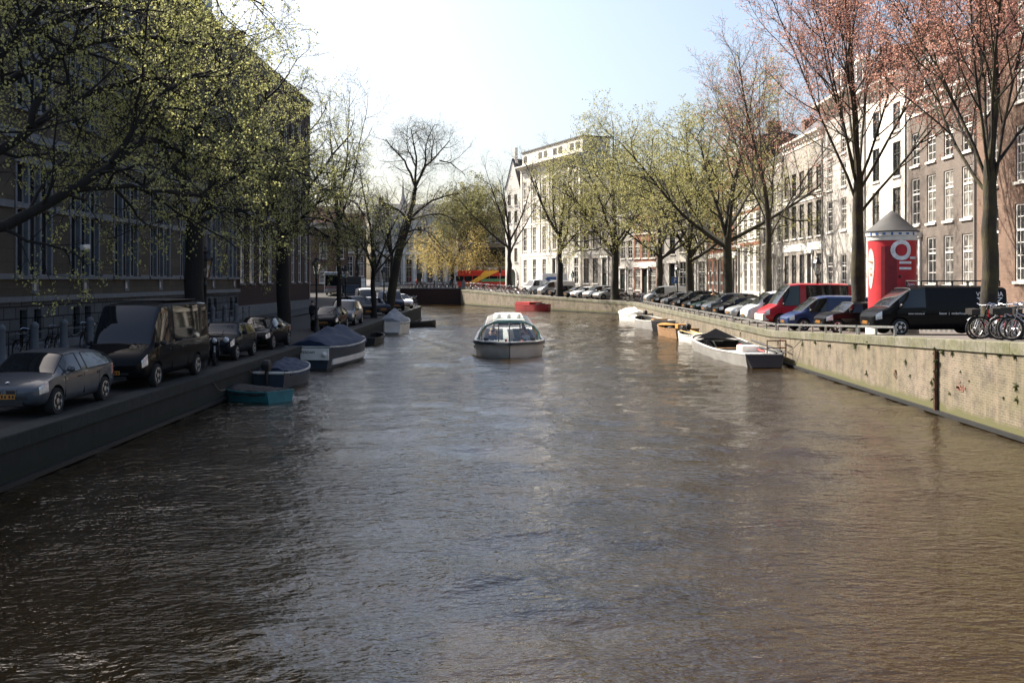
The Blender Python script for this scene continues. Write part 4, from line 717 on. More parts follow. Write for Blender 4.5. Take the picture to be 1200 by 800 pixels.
# ------------------------------------------------------------------ vehicles
# station: x, bottom, belt, top, half width at belt, half width at top edge ; glass spans named by index
CARS = {
 'hatchback': dict(W=.88, st=[(-2.12, .42, .72, .78, .66, .56), (-2.08, .27, .93, 1.0, .80, .70), (-1.80, .22, .96, 1.29, .86, .62), (-1.02, .2, .94, 1.40, .88, .62), (-.10, .2, .93, 1.43, .88, .63), (.0, .2, .93, 1.43, .88, .63), (.60, .2, .92, 1.38, .88, .60), (.92, .2, .91, 1.18, .88, .64), (1.26, .2, .90, .96, .87, .70), (1.76, .22, .83, .88, .85, .64), (2.04, .27, .70, .75, .77, .58), (2.12, .38, .58, .62, .62, .5)],
   rear=(1,), fs=(5, 6), rs=(2, 3), ws=(6, 7), hl=(9,), tl=(1,), ax=(-1.28, 1.36), wr=.315),
 'saloon': dict(W=.93, st=[(-2.45, .42, .74, .80, .70, .60), (-2.36, .28, .94, .99, .84, .72), (-1.85, .22, .97, 1.06, .90, .66), (-1.05, .2, .95, 1.37, .93, .60), (-.20, .2, .93, 1.44, .93, .62), (-.10, .2, .93, 1.44, .93, .62), (.50, .2, .91, 1.40, .93, .60), (.92, .2, .89, 1.16, .93, .66), (1.36, .2, .88, .94, .92, .72), (2.0, .22, .80, .85, .89, .68), (2.38, .27, .68, .73, .80, .6), (2.46, .38, .56, .60, .64, .5)],
   rear=(2,), fs=(5, 6), rs=(3,), ws=(6, 7), hl=(9,), tl=(1,), ax=(-1.42, 1.5), wr=.335),
 'small_car': dict(W=.84, st=[(-1.84, .40, .74, .80, .66, .58), (-1.78, .26, .95, 1.01, .78, .70), (-1.56, .22, .97, 1.32, .83, .66), (-1.0, .2, .95, 1.40, .84, .66), (-.12, .2, .94, 1.42, .84, .66), (-.04, .2, .94, 1.42, .84, .66), (.46, .2, .94, 1.40, .84, .65), (.66, .2, .93, 1.20, .84, .68), (.92, .2, .93, .98, .83, .70), (1.5, .22, .87, .93, .80, .64), (1.78, .27, .72, .78, .72, .56), (1.84, .38, .58, .62, .6, .5)],
   rear=(1,), fs=(5, 6), rs=(2, 3), ws=(6, 7), hl=(9,), tl=(1,), ax=(-1.2, 1.24), wr=.30),
 'people_carrier': dict(W=.92, st=[(-2.20, .42, .78, .85, .74, .66), (-2.12, .28, 1.0, 1.08, .85, .76), (-1.96, .22, 1.03, 1.52, .89, .70), (-1.2, .2, 1.01, 1.64, .92, .70), (-.12, .2, .99, 1.68, .92, .70), (-.02, .2, .99, 1.68, .92, .70), (.66, .2, .97, 1.60, .92, .67), (1.06, .2, .96, 1.32, .92, .70), (1.48, .2, .95, 1.02, .90, .74), (1.86, .22, .88, .94, .87, .68), (2.12, .28, .74, .79, .8, .6), (2.2, .40, .60, .64, .66, .5)],
   rear=(1,), fs=(5, 6), rs=(2, 3), ws=(6, 7), hl=(9,), tl=(1,), ax=(-1.34, 1.38), wr=.335),
 'small_van': dict(W=.90, st=[(-2.20, .40, .9, 1.70, .84, .70), (-2.17, .28, 1.02, 1.78, .88, .74), (-1.6, .22, 1.03, 1.82, .90, .75), (-.9, .2, 1.02, 1.84, .90, .75), (-.02, .2, 1.0, 1.84, .90, .75), (.06, .2, 1.0, 1.84, .90, .75), (.62, .2, .98, 1.72, .90, .70), (1.05, .2, .97, 1.38, .90, .70), (1.44, .2, .96, 1.03, .88, .72), (1.86, .22, .87, .93, .85, .66), (2.12, .28, .74, .79, .8, .6), (2.2, .40, .60, .64, .66, .5)],
   rear=(), fs=(5, 6), rs=(), ws=(6, 7), hl=(9,), tl=(0,), ax=(-1.34, 1.36), wr=.32),
 'van': dict(W=.97, st=[(-2.62, .42, 1.0, 1.80, .92, .78), (-2.59, .30, 1.1, 1.90, .95, .82), (-1.9, .24, 1.12, 1.95, .97, .83), (-.7, .22, 1.12, 1.97, .97, .83), (.42, .22, 1.1, 1.97, .97, .83), (.50, .22, 1.1, 1.97, .97, .83), (1.18, .22, 1.08, 1.86, .97, .80), (1.62, .22, 1.07, 1.52, .97, .80), (2.02, .22, 1.06, 1.14, .95, .80), (2.32, .24, .98, 1.04, .92, .76), (2.56, .30, .82, .88, .85, .68), (2.64, .42, .66, .70, .7, .56)],
   rear=(), fs=(5, 6), rs=(), ws=(6, 7), hl=(9,), tl=(0,), ax=(-1.62, 1.62), wr=.335),
 'large_van': dict(W=.995, st=[(-2.95, .45, 1.1, 2.28, .93, .80), (-2.92, .34, 1.2, 2.40, .97, .84), (-2.0, .26, 1.22, 2.45, .995, .85), (-.6, .25, 1.22, 2.46, .995, .85), (.70, .25, 1.2, 2.46, .995, .85), (.78, .25, 1.2, 2.46, .995, .85), (1.42, .25, 1.18, 2.38, .995, .82), (1.86, .25, 1.17, 1.85, .995, .82), (2.20, .25, 1.16, 1.27, .97, .82), (2.62, .26, 1.02, 1.10, .94, .76), (2.88, .32, .84, .90, .87, .68), (2.96, .45, .66, .70, .7, .56)],
   rear=(1,), fs=(5, 6), rs=(2, 3), ws=(6, 7), hl=(9,), tl=(0,), ax=(-1.62, 1.98), wr=.35),
}
def wheel_meshes(wr, style):
    t = MB(); t.lathe([(wr*.62, -.10), (wr*.93, -.105), (wr, -.07), (wr, .07), (wr*.93, .105), (wr*.62, .10)], 24, 0, ax='y'); tm = t.mesh('wheel', M['tyre'], 40)
    r = MB(); r.lathe([(wr*.66, -.07), (wr*.66, -.108), (wr*.60, -.112), (wr*.57, -.07)], 24, 0, ax='y'); r.lathe([(.07, -.06), (.07, -.105), (.03, -.112)], 10, 0, ax='y')
    n = 5 if style != 'disc' else 8; dk = MB()
    for k in range(n):
        a = 2*PI*k/n
        for s in (-.10, .10):
            x0, z0 = .05*math.cos(a), .05*math.sin(a); x1, z1 = wr*.6*math.cos(a + s), wr*.6*math.sin(a + s); px_, pz_ = -math.sin(a)*.022, math.cos(a)*.022
            r.add([(x0 - px_, -.095, z0 - pz_), (x0 + px_, -.095, z0 + pz_), (x1 + px_, -.105, z1 + pz_), (x1 - px_, -.105, z1 - pz_)], [(0, 1, 2, 3)])
    r.lathe([(wr*.62, .0), (wr*.6, -.06), (.0001, -.065)], 20, 1, ax='y')
    return tm, r.mesh('rim', [M['rim'], M['arch']], 40)
def make_car(kind, paintm, label, tag_plate=True, cat=None):
    c = CARS[kind]; st = c['st']; V = []; rings = []
    for i_, (x, zb, zs, zr, ws, wr) in enumerate(st):
        hood = zr - zs < .15
        h = [(0, zb), (ws*.84, zb), (ws*.97, zb + .13), (ws*1.0, zb + (zs - zb)*.58), (ws*.975, zs), (wr + .02, zr - (.03 if hood else .045 if i_ in c['ws'] else .08)), (wr*(.84 if i_ in c['ws'] or i_ - 1 in c['ws'] else .78), zr - .005), (0, zr + .012)]
        rings.append([(x, y, z) for y, z in h] + [(x, -y, z) for y, z in h[-2:0:-1]])
    n = len(rings[0]); me = bpy.data.meshes.new('body'); vs = [p for r in rings for p in r]; fs = []; mi = []
    for i in range(len(rings) - 1):
        for j in range(n):
            k = (j + 1) % n; fs.append((i*n + j, i*n + k, (i + 1)*n + k, (i + 1)*n + j)); jj = j if j < 7 else 13 - j; q = 0
            if jj == 4:
                if i in c['fs']: q = 2
                if i in c['rs']: q = 5
                if i in c['hl'] : q = 0
            if jj in (5, 6):
                if i in c['ws']: q = 1
                if i in c['rear']: q = 3
            if jj == 3:
                if i in c['hl']: q = 6
                if i in c['tl']: q = 7
            mi.append(q)
    fs += [tuple(range(n - 1, -1, -1)), tuple(range((len(rings) - 1)*n, len(rings)*n))]; mi += [0, 0]
    me.from_pydata(vs, [], fs)
    for x in (paintm, M['car_glass'], M['car_glass'], M['car_glass'], M['arch'], M['car_glass'], M['lamp_lens'], M['tail_lens']): me.materials.append(x)
    me.polygons.foreach_set('material_index', mi); me.polygons.foreach_set('use_smooth', [True]*len(fs))
    bm = bmesh.new(); bm.from_mesh(me); bmesh.ops.recalc_face_normals(bm, faces=bm.faces[:])
    cl = bm.edges.layers.float.new('crease_edge')
    for e in bm.edges:
        a, b_ = [v.index % n for v in e.verts]
        if a == b_ and a in (4, 10): e[cl] = .6
        if a == b_ and a in (5, 9): e[cl] = .5
        if a != b_ and min(a, b_) >= 5 and max(a, b_) <= 9 and e.verts[0].index//n == e.verts[1].index//n and (e.verts[0].index//n) in (c['ws'][0], c['ws'][-1] + 1): e[cl] = .7
        if kind in ('van', 'large_van', 'small_van') and all(v.index//n in (0, 1) for v in e.verts): e[cl] = .5
    bm.to_mesh(me); bm.free()
    tmp = bpy.data.objects.new('body', me); COL.objects.link(tmp); sb = tmp.modifiers.new('s', 'SUBSURF'); sb.levels = 2; sb.render_levels = 2
    cm = MB(); wr = c['wr']
    for ax in c['ax']:
        for s in (-1, 1): y0, y1 = (c['W'] - .26)*s, (c['W'] + .2)*s; cm.lathe([(wr*1.16, min(y0, y1)), (wr*1.16, max(y0, y1))], 24, 4, (ax, wr + .02), ax='y')
    cu = cm.build('cutter', [M['arch']]*5); bo = tmp.modifiers.new('b', 'BOOLEAN'); bo.object = cu; bo.solver = 'EXACT'; bo.operation = 'DIFFERENCE'
    fm = evaluated(tmp, 'body'); bpy.data.objects.remove(tmp); bpy.data.objects.remove(cu)
    root = empty(kind, (0, 0, 0), 0, label, cat or {'people_carrier': 'car', 'hatchback': 'car', 'saloon': 'car', 'small_car': 'car'}.get(kind, 'van'))
    co = np.array([v.co[:] for v in fm.vertices]); parts = {}
    names = {0: 'body', 4: 'body', 1: 'windscreen', 2: 'front_side_window', 5: 'rear_side_window', 3: 'rear_window', 6: 'headlight', 7: 'tail_light'}
    for p in fm.polygons:
        q = p.material_index; s = 0
        if q in (2, 5, 6, 7): s = 1 if p.center.y > 0 else -1
        parts.setdefault((names[q], s), []).append((list(p.vertices), 1 if q == 4 else 0))
    mats = {'body': [paintm, M['arch']], 'headlight': [M['lamp_lens']], 'tail_light': [M['tail_lens']]}
    for (nm, s), pl in parts.items():
        idx = sorted({v for f, _ in pl for v in f}); mp = {v: i for i, v in enumerate(idx)}; m2 = bpy.data.meshes.new(nm)
        m2.from_pydata(co[idx].tolist(), [], [[mp[v] for v in f] for f, _ in pl])
        for x in mats.get(nm, [M['car_glass']]): m2.materials.append(x)
        m2.polygons.foreach_set('material_index', [q if nm == 'body' else 0 for _, q in pl]); m2.polygons.foreach_set('use_smooth', [True]*len(pl)); m2.set_sharp_from_angle(angle=R(38)); m2.update(); link(nm, m2, root)
    sm_ = MB()
    for ch in root.children:
        if 'window' not in ch.name and 'windscreen' not in ch.name: continue
        cnt = {}
        for p in ch.data.polygons:
            for e in p.edge_keys: cnt[e] = cnt.get(e, 0) + 1
        nb = {}
        for (a, b_), k in cnt.items():
            if k == 1: nb.setdefault(a, []).append(b_); nb.setdefault(b_, []).append(a)
        if not nb: continue
        s0 = next(iter(nb)); loop = [s0]; prev = None
        while True:
            nx = [q for q in nb[loop[-1]] if q != prev]
            if not nx or nx[0] == s0: break
            prev = loop[-1]; loop.append(nx[0])
            if len(loop) > 400: break
        sm_.tube([ch.data.vertices[i].co for i in loop + [s0]], .014, 4)
    sm_.build('window_seal', M['plastic'], root)
    L = st[-1][0]; tmesh, rmesh = wheel_meshes(wr, kind)
    for ax in c['ax']:
        for s in (-1, 1): wo = link('wheel', tmesh, root, (ax, s*(c['W'] - .11), wr), (0, 0, 0 if s < 0 else PI)); link('rim', rmesh, wo)
    hz = st[6][2]
    for s in (-1, 1):
        m = MB(); m.ball((st[7][0] - .02, s*(c['W'] + .09), hz + .10), .11, 6, sq=(.6, .9, .75)); m.b(st[7][0] - .05, st[7][0] + .02, min(s*(c['W'] - .08), s*c['W']), max(s*(c['W'] - .08), s*c['W']), hz + .03, hz + .08); m.build('wing_mirror', paintm if 'van' not in kind else M['plastic'], root, smooth=50)
        for dx in ([.12] if not c['rs'] else [.12, -.95]): m = MB(); m.b(st[5][0] + dx, st[5][0] + dx + .17, s*c['W'] - .012, s*c['W'] + .012, hz - .14, hz - .11); m.build('door_handle', M['plastic'] if kind != 'saloon' else M['chrome'], root)
    g = MB(); g.b(L - .12, L + .004, -.5, .5, .44, .50); g.b(L - .15, L - .002, -.42, .42, .27 + .02, .40); 
    g.build('grille', M['plastic'], root)
    for x0, x1 in ((L - .02, L + .022), (st[0][0] - .022, st[0][0] + .02)):
        z = .50 if x0 > 0 else .62; m = MB(); m.b(x0, x1, -.26, .26, z - .055, z + .055, 0)
        for k in range(6): y = -.2 + k*.075 + (.02 if k > 1 else 0) + (.02 if k > 3 else 0); m.b(x0 - .003, x1 + .003, y - .022, y + .022, z - .032, z + .032, 1)
        m.build('number_plate', [M['plate'], M['ink']], root)
    root.location = (0, 0, -100); return root
PROTO = {}; PCOL = {'hatchback': 'grey_paint', 'saloon': 'black_paint', 'small_car': 'dark_paint', 'people_carrier': 'dark_paint', 'small_van': 'blue_paint', 'van': 'black_paint', 'large_van': 'red_paint'}
USED = set()
for k_, p_ in PCOL.items(): PROTO[k_] = make_car(k_, M[p_], 'x')
def car(kind, col, x, y, heading, label, zf=None, group=None, scale=None, glazed=None):
    pr = PROTO[kind]
    if kind in USED: o = copy_tree(pr)
    else: o = pr; USED.add(kind)
    CPEND.append((o, kind, col, x, y, heading, label, zf, group, scale)); return o
CPEND = []
def flush():
    for o, kind, col, x, y, hd, label, zf, group, scale in CPEND:
        zf = zf or (zR if x > -9 else zL); dx, dy = math.cos(hd), math.sin(hd); s = (zf(y + dy*1.3) - zf(y - dy*1.3))/2.6
        o.location = (x, y, zf(y) + .004); o.rotation_euler = (0, -math.atan(s), hd); o['label'] = label
        if group: o['group'] = group
        if scale: o.scale = scale
        if M[col] != M[PCOL[kind]]: recolour(o, M[PCOL[kind]], M[col])
GC = 'cars parked along the sunny quay'; GS = 'cars parked along the shaded bank'
def right(kind, col, px, d, label, nose, dev=0, x=13.75):
    hd = PI + R(dev); L = CARS[kind]['st'][-1][0]
    return car(kind, col, x + L*math.cos(R(dev)), d + L*math.sin(R(dev)), hd, label, group=GC)
vic = right('van', 'black_paint', 1020, 39.7, 'black van with white lettering and a roof rack beside the red column', 0, 1)
right('small_car', 'black_paint', 966, 46.0, 'small black car half behind the red advertising column', 0, 5)
right('small_van', 'blue_paint', 919, 52.2, 'blue delivery van between the red van and the small black car', 0, 2)
rv = right('large_van', 'red_paint', 891, 57.4, 'large red van with grey front bumper beside the blue van', 0, 2)
right('van', 'white_paint', 875, 61.6, 'white van squeezed in beside the large red van', 0, 3)
right('hatchback', 'silver_paint', 854, 66.2, 'silver hatchback parked beside the white van', 0, 6)
right('hatchback', 'black_paint', 836, 70.6, 'black hatchback between the silver one and a people carrier with pale nose', 0, 6)
right('people_carrier', 'grey_paint', 823, 75, 'grey people carrier parked nose out before the low forked elm', 0, 6)
right('saloon', 'green_paint', 806, 80, 'dark green saloon car with orange side lamp near the low forked elm', 0, 6)
right('hatchback', 'black_paint', 800, 84.2, 'low black hatchback between the green saloon and the black estate', 0, 6)
right('people_carrier', 'black_paint', 786, 89.5, 'tall black estate car with long roof beyond the green saloon', 0, 6)
right('hatchback', 'grey_paint', 772, 97, 'dark grey hatchback near the silver grey van', 0, 6)
right('saloon', 'black_paint', 759, 104, 'black saloon car next to the silver grey van', 0, 6)
right('van', 'silver_paint', 752, 110.5, 'silver grey van at the far end of the angled row by the bicycles', 0, 5)
def farcar(kind, col, px, label, off=.8, dev=0, back=0):
    x, y = edge_at(px); hd = math.atan2(-.44, -.9) + R(dev); L = CARS[kind]['st'][-1][0]
    x -= math.cos(hd)*(L + off + back); y -= math.sin(hd)*(L + off + back); return car(kind, col, x, y, hd, label, group='cars parked at the bend of the canal')
farcar('hatchback', 'silver_paint', 691, 'pale silver hatchback nearest the row of bicycles at the bend')
farcar('people_carrier', 'silver_paint', 679, 'silver people carrier second from the bicycles at the bend')
farcar('hatchback', 'white_paint', 667, 'whitish hatchback at the bend before the grey stone house', .8)
farcar('hatchback', 'black_paint', 657, 'black car parked behind the bare elm trunk at the bend', .8)
farcar('hatchback', 'black_paint', 637, 'small black car in front of the white van at the bend', 1.2)
farcar('van', 'silver_paint', 617, 'silver white van with dark side window before the white corner building', 1.6, -6, .5)
LH = -PI/2
bmw = car('hatchback', 'grey_paint', -11.62, 24.5, LH, 'silver grey hatchback, nearest car parked on the shaded quay', group=GS)
spr = car('large_van', 'black_paint', -11.55, 31.0, LH, 'big black passenger van parked behind the silver grey hatchback', group=GS)
mini = car('small_car', 'dark_paint', -11.85, 40.0, LH, 'small dark car with round headlights parked behind the scooter', group=GS)
jag = car('saloon', 'black_paint', -12.0, 46.2, LH, 'glossy black saloon parked in shade behind the small round-lamped car', group=GS)
car('hatchback', 'black_paint', -11.95, 62.4, LH, 'black hatchback by the slender bare tree and lamp post', group=GS)
car('people_carrier', 'grey_paint', -12.0, 68.4, LH, 'grey people carrier parked behind the black hatchback by the slender tree', group=GS)
car('people_carrier', 'black_paint', -13.2, 79.5, R(-52), 'black people carrier parked at an angle under the leafing elm', group=GS)
car('hatchback', 'navy_paint', -12.7, 84.5, R(-52), 'dark navy hatchback parked at an angle beside the leaning elm', group=GS)
car('small_van', 'navy_paint', -12.2, 94.0, R(-70), 'dark blue small van at the corner of the shaded quay', group=GS)
car('hatchback', 'white_paint', -12.0, 98.8, R(-66), 'white car behind the dark blue small van on the quay corner', group=GS)
car('van', 'white_paint', -15.4, 99.5, R(-75), 'white roofed van behind the leaning elm trunk', group=GS)
flush()
# writing and fittings on the nearest vehicles
def on_car(root, s, size, m, x, z, side=1, name='lettering', W=None):
    y = (W or CARS['van']['W'])*side; return lettering(s, size, m, root, (x, y + .012*side, z), (PI/2, 0, PI if side > 0 else 0), name)
for s, sz, x, z in (('VICTORIA', .235, -1.9, 1.55), ('bouw  |  onderhoud  |  interieur', .13, -.75, .84), ('www.victoria.nl', .10, 1.0, .84)):
    for sd_ in (1, -1): on_car(vic, s, sz, M['white_ink'], x, z, sd_).location.y *= 1.0 if z < 1.2 else .945
for sd_ in (1, -1):
    m = MB(); T = [(-2.42, 1.50), (-1.38, 1.50), (-1.9, 1.05)]; I = [(-2.34, 1.47), (-1.46, 1.47), (-1.9, 1.10)]
    Y = lambda z: .985 - (z - 1.0)*.10
    for a in range(3):
        b_ = (a + 1) % 3; m.add([(T[a][0], sd_*Y(T[a][1]), T[a][1]), (T[b_][0], sd_*Y(T[b_][1]), T[b_][1]), (I[b_][0], sd_*Y(I[b_][1]), I[b_][1]), (I[a][0], sd_*Y(I[a][1]), I[a][1])], [(0, 1, 2, 3)])
    m.build('triangle_emblem', M['white_ink'], vic)
m = MB()
for y in (-.72, .72): m.tube([(-2.4, y, 2.14), (.7, y, 2.14)], .03, 6)
for k in range(6): x = -2.4 + k*.62; m.tube([(x, -.72, 2.14), (x, .72, 2.14)], .025, 6); [m.tube([(x, y, 1.93), (x, y, 2.14)], .025, 6) for y in (-.72, .72)]
m.build('roof_rack', M['iron'], vic)
def emblem(root, x, z, r):
    m = MB(); m.lathe([(r, x), (r, x + .02), (r*.8, x + .02), (r*.8, x)], 16, 0, (0, z), ax='x')
    for k in range(3): a = PI/2 + 2*PI*k/3; m.tube([(x + .012, 0, z), (x + .012, r*.85*math.cos(a), z + r*.85*math.sin(a))], r*.10, 4)
    m.build('emblem', M['chrome'], root)
emblem(spr, 2.93, .74, .13)
def kidney(root):
    for s in (-1, 1):
        m = MB(); m.b(2.04, 2.135, s*.16 - .13, s*.16 + .13, .52, .66, 0); m.b(2.12, 2.14, s*.16 - .10, s*.16 + .10, .54, .64, 1); m.build('grille_opening', [M['chrome'], M['ink']], root)
    m = MB(); m.ball((1.95, 0, .80), .05, 6, sq=(1, 1, .5)); m.build('badge', M['chrome'], root)
kidney(bmw)
for s in (-1, 1): m = MB(); m.ball((1.70, s*.52, .79), .13, 8, sq=(.7, 1, 1)); m.build('round_headlight', M['lamp_lens'], mini, smooth=60)
def seams(root, xs, W, z0, z1):
    for s in (-1, 1):
        m = MB()
        for x in xs: m.b(x - .005, x + .005, min(s*(W - .06), s*(W - .012)), max(s*(W - .06), s*(W - .012)), z0, z1)
        m.build('door_seam', M['arch'], root)
seams(bmw, (.96, -.05, -.92), .882, .36, .84); seams(spr, (1.95, .74, -.7), .998, .42, 1.1); seams(vic, (1.7, .46, -.75), .972, .38, 1.0); seams(rv, (1.95, .74), .998, .42, 1.1)
m = MB(); m.b(-2.2, .6, -.70, .70, 2.475, 2.50); m.build('roof_panel', M['plastic'], spr)
m = MB(); m.prism([(2.99, .36), (2.99, .70), (2.7, .80), (2.62, .36)], 'y', -.86, .86); m.build('bumper', M['deck_grey'], rv)
# box truck, coach, tour bus, far lorry
def wheels(root, xs, W, wr):
    tm, rm = wheel_meshes(wr, 'disc')
    for x in xs:
        for s in (-1, 1): o = link('wheel', tm, root, (x, s*(W - .12), wr), (0, 0, 0 if s < 0 else PI)); link('rim', rm, o)
def box_truck(loc, rz, label, boxm, cabm, group):
    g = empty('box_truck', loc, rz, label, 'truck', group)
    m = MB(); m.prism([(1.1, .45), (3.0, .45), (3.08, .95), (2.75, 1.15), (2.3, 2.05), (1.1, 2.15)], 'y', -.95, .95); c = m.build('cab', cabm, g, bevel=.06)
    m = MB(); m.add([(2.76, -.85, 1.18), (2.76, .85, 1.18), (2.34, .78, 2.0), (2.34, -.78, 2.0)], [(0, 1, 2, 3)]); m.build('windscreen', M['car_glass'], g, loc=(.015, 0, .008))
    for s in (-1, 1): m = MB(); m.add([(1.45, .958*s, 1.2), (2.5, .958*s, 1.2), (2.2, .958*s, 1.95), (1.45, .958*s, 1.98)], [(0, 1, 2, 3)]); m.build('side_window', M['car_glass'], g)
    m = MB(); m.b(-3, 1.05, -1.05, 1.05, .75, 3.0); m.build('cargo_box', boxm, g, bevel=.04)
    m = MB(); m.b(-2.9, 2.7, -.8, .8, .4, .74); m.build('chassis', M['plastic'], g)
    m = MB(); m.b(3.0, 3.1, -.93, .93, .4, .7); m.build('bumper', M['plastic'], g)
    for s in (-1, 1): m = MB(); m.b(2.95, 3.07, s*.7 - .16, s*.7 + .16, .74, .94); m.build('headlight', M['lamp_lens'], g)
    wheels(g, (2.1, -1.9), 1.0, .36); return g
x, y = edge_at(603); hd = math.atan2(-.44, -.9)
bt = box_truck((x + 4.6, y + 2.2, zR(y)), hd, 'small white box truck with a blue patch on its box at the bend', M['white_paint'], M['white_paint'], GC)
m = MB(); m.prism([(-1.9, .9), (.2, 2.3), (.7, 2.3), (-1.0, .9)], 'y', 1.055, 1.06); m.prism([(-1.2, 2.1), (.3, 2.1), (.3, 2.5), (-1.2, 2.5)], 'y', 1.055, 1.06); m.build('blue_patch', M['sign_blue'], bt)
box_truck((-19.0, 112, zL(112)), R(-80), 'dark box truck with pale roof edge at the end of the shaded bank', M['trim_dark'], M['dark_paint'], GS)
def bus(loc, rz, label, L, H, body, band, name='coach', open_top=False):
    g = empty(name, loc, rz, label, 'bus'); m = MB(); h = L/2; wz = 1.25
    m.prism([(-h, .35), (h, .35), (h + .06, 1.0), (h - .12, H), (-h + .05, H)], 'y', -1.25, 1.25); m.build('body', body, g, bevel=.08)
    m = MB(); m.add([(h + .062, -1.1, 1.25), (h + .062, 1.1, 1.25), (h - .09, 1.08, min(H - .35, 2.7)), (h - .09, -1.08, min(H - .35, 2.7))], [(0, 1, 2, 3)]); m.build('windscreen', M['car_glass'], g, loc=(.03, 0, 0))
    for s in (-1, 1):
        for k in range(int(L/1.5)):
            x = -h + .4 + k*1.5; m = MB(); m.b(x, x + 1.38, s*1.255 - .01, s*1.255 + .01, 1.3, 2.25); m.build('side_window', M['car_glass'], g)
    m = MB(); m.b(h - .05, h + .075, -1.2, 1.2, .98, 1.12); m.build('front_band', band, g)
    for s in (-1, 1): m = MB(); m.ball((h + .03, s*.95, .72), .14, 6, sq=(.5, 1.3, .8)); m.build('headlight', M['lamp_lens'], g); m = MB(); m.tube([(h, s*1.25, H - .3), (h + .35, s*1.4, H - .45), (h + .35, s*1.4, H - .9)], .06, 6); m.build('wing_mirror', M['plastic'], g)
    m = MB(); m.b(h - .02, h + .07, -.3, .3, .45, .57); m.build('number_plate', M['plate'], g)
    wheels(g, (h - 2.4, -h + 2.8), 1.25, .48); return g
bus((-25.4, 138, zL(138)), LH + .1, 'grey coach with red striped front at the far end of the shaded street', 11, 3.1, M['silver_paint'], M['hull_red'])
tb = bus((atx(571, 178), 178, 2.5), PI, 'red open-top tour bus with a yellow swoosh beyond the parked bicycles', 10.5, 3.25, M['bright_red'], M['bus_yellow'], 'tour_bus')
m = MB(); m.prism([(2.9, .6), (3.9, .6), (1.3, 2.3), (.4, 3.2), (-2.3, 3.2), (-.3, 2.2)], 'y', 1.262, 1.275); m.build('swoosh', M['bus_yellow'], tb)
m = MB(); m.prism([(-4.5, 1.25), (1.2, 1.25), (.6, 1.75), (-4.5, 1.75)], 'y', 1.278, 1.29); m.build('green_panel', M['bus_green'], tb)
m = MB(); m.tube([(-5, -1.2, 3.8), (4.9, -1.2, 3.8)], .04, 5); m.tube([(-5, 1.2, 3.8), (4.9, 1.2, 3.8)], .04, 5)
for k in range(9): [m.tube([(-5 + k*1.24, s, 3.2), (-5 + k*1.24, s, 3.8)], .03, 4) for s in (-1.2, 1.2)]
m.build('deck_rail', M['steel'], tb)
# ------------------------------------------------------------------ boats
def hull_rings(L, B, free, draft, bow=.38, stern=.82, sheer=.35, n=17, inset=0, rake=.0, bluff=2.0):
    out = []
    for i in range(n):
        t = i/(n - 1); b = B/2*(stern + (1 - stern)*min(1, t/.35)**.8) if t < 1 - bow else B/2*max(0., 1 - ((t - (1 - bow))/bow)**bluff)**(1/bluff if bluff > 2 else .62)
        b = max(.02, b - inset); z = free*(1 + sheer*max(0, (t - .45)/.55)**2 + .12*max(0, (.3 - t)/.3)); x = (t - .5)*L; k = max(0, (t - .6)/.4)**2
        out.append((x, b, z, rake*k))
    return out
def hull(name, parent, L, B, free, draft, outer, inner, rail, floor=.12, **kw):
    S = hull_rings(L, B, free, draft, **kw); m = MB(); rk = lambda x, q, r: x + r*q
    rings = [[(rk(x, 1, r), b, z), (rk(x, .55, r), b*.96, z*.45), (x, b*.86, -draft*.35), (x, b*.4, -draft), (x, -b*.4, -draft), (x, -b*.86, -draft*.35), (rk(x, .55, r), -b*.96, z*.45), (rk(x, 1, r), -b, z)] for x, b, z, r in S]
    m.loft(rings, 0, closed=False, caps=False); m.add(rings[0], [tuple(range(8))], 0)
    w_ = .05 if B < 2.6 else .09
    ir = [[(rk(x, 1, r), max(.005, b - w_), z), (rk(x, .4, r), max(.004, b*.88 - w_), floor), (rk(x, .4, r), -max(.004, b*.88 - w_), floor), (rk(x, 1, r), -max(.005, b - w_), z)] for x, b, z, r in S]
    ir[0] = [(p[0] + w_, p[1], p[2]) for p in ir[0]]
    m.loft(ir, 1, closed=False, caps=False); m.add(ir[0], [(0, 1, 2, 3)], 1)
    o = m.build(name, [outer, inner], parent, smooth=40)
    g = MB(); pts = [(rk(x, 1, r), b, z) for x, b, z, r in S]; w2 = w_*.75
    for s in (1, -1): g.loft([[(x, s*(b + .02), z - .03), (x, s*max(.003, b - w2 - .02), z - .03), (x, s*max(.003, b - w2 - .02), z + .03), (x, s*(b + .02), z + .03)] for x, b, z in pts])
    b0, z0 = pts[0][1], pts[0][2]; g.b(pts[0][0] - .02, pts[0][0] + w2 + .02, -b0, b0, z0 - .025, z0 + .028); g.build('gunwale', rail, parent, smooth=40)
    return S
def benches(parent, xs, S, z, m, w_=.28):
    for x in xs:
        b = min(S, key=lambda q: abs(q[0] - x))[1]; k = MB(); k.b(x - w_/2, x + w_/2, -b*.9 + .05, b*.9 - .05, z, z + .05); k.build('bench', m, parent)
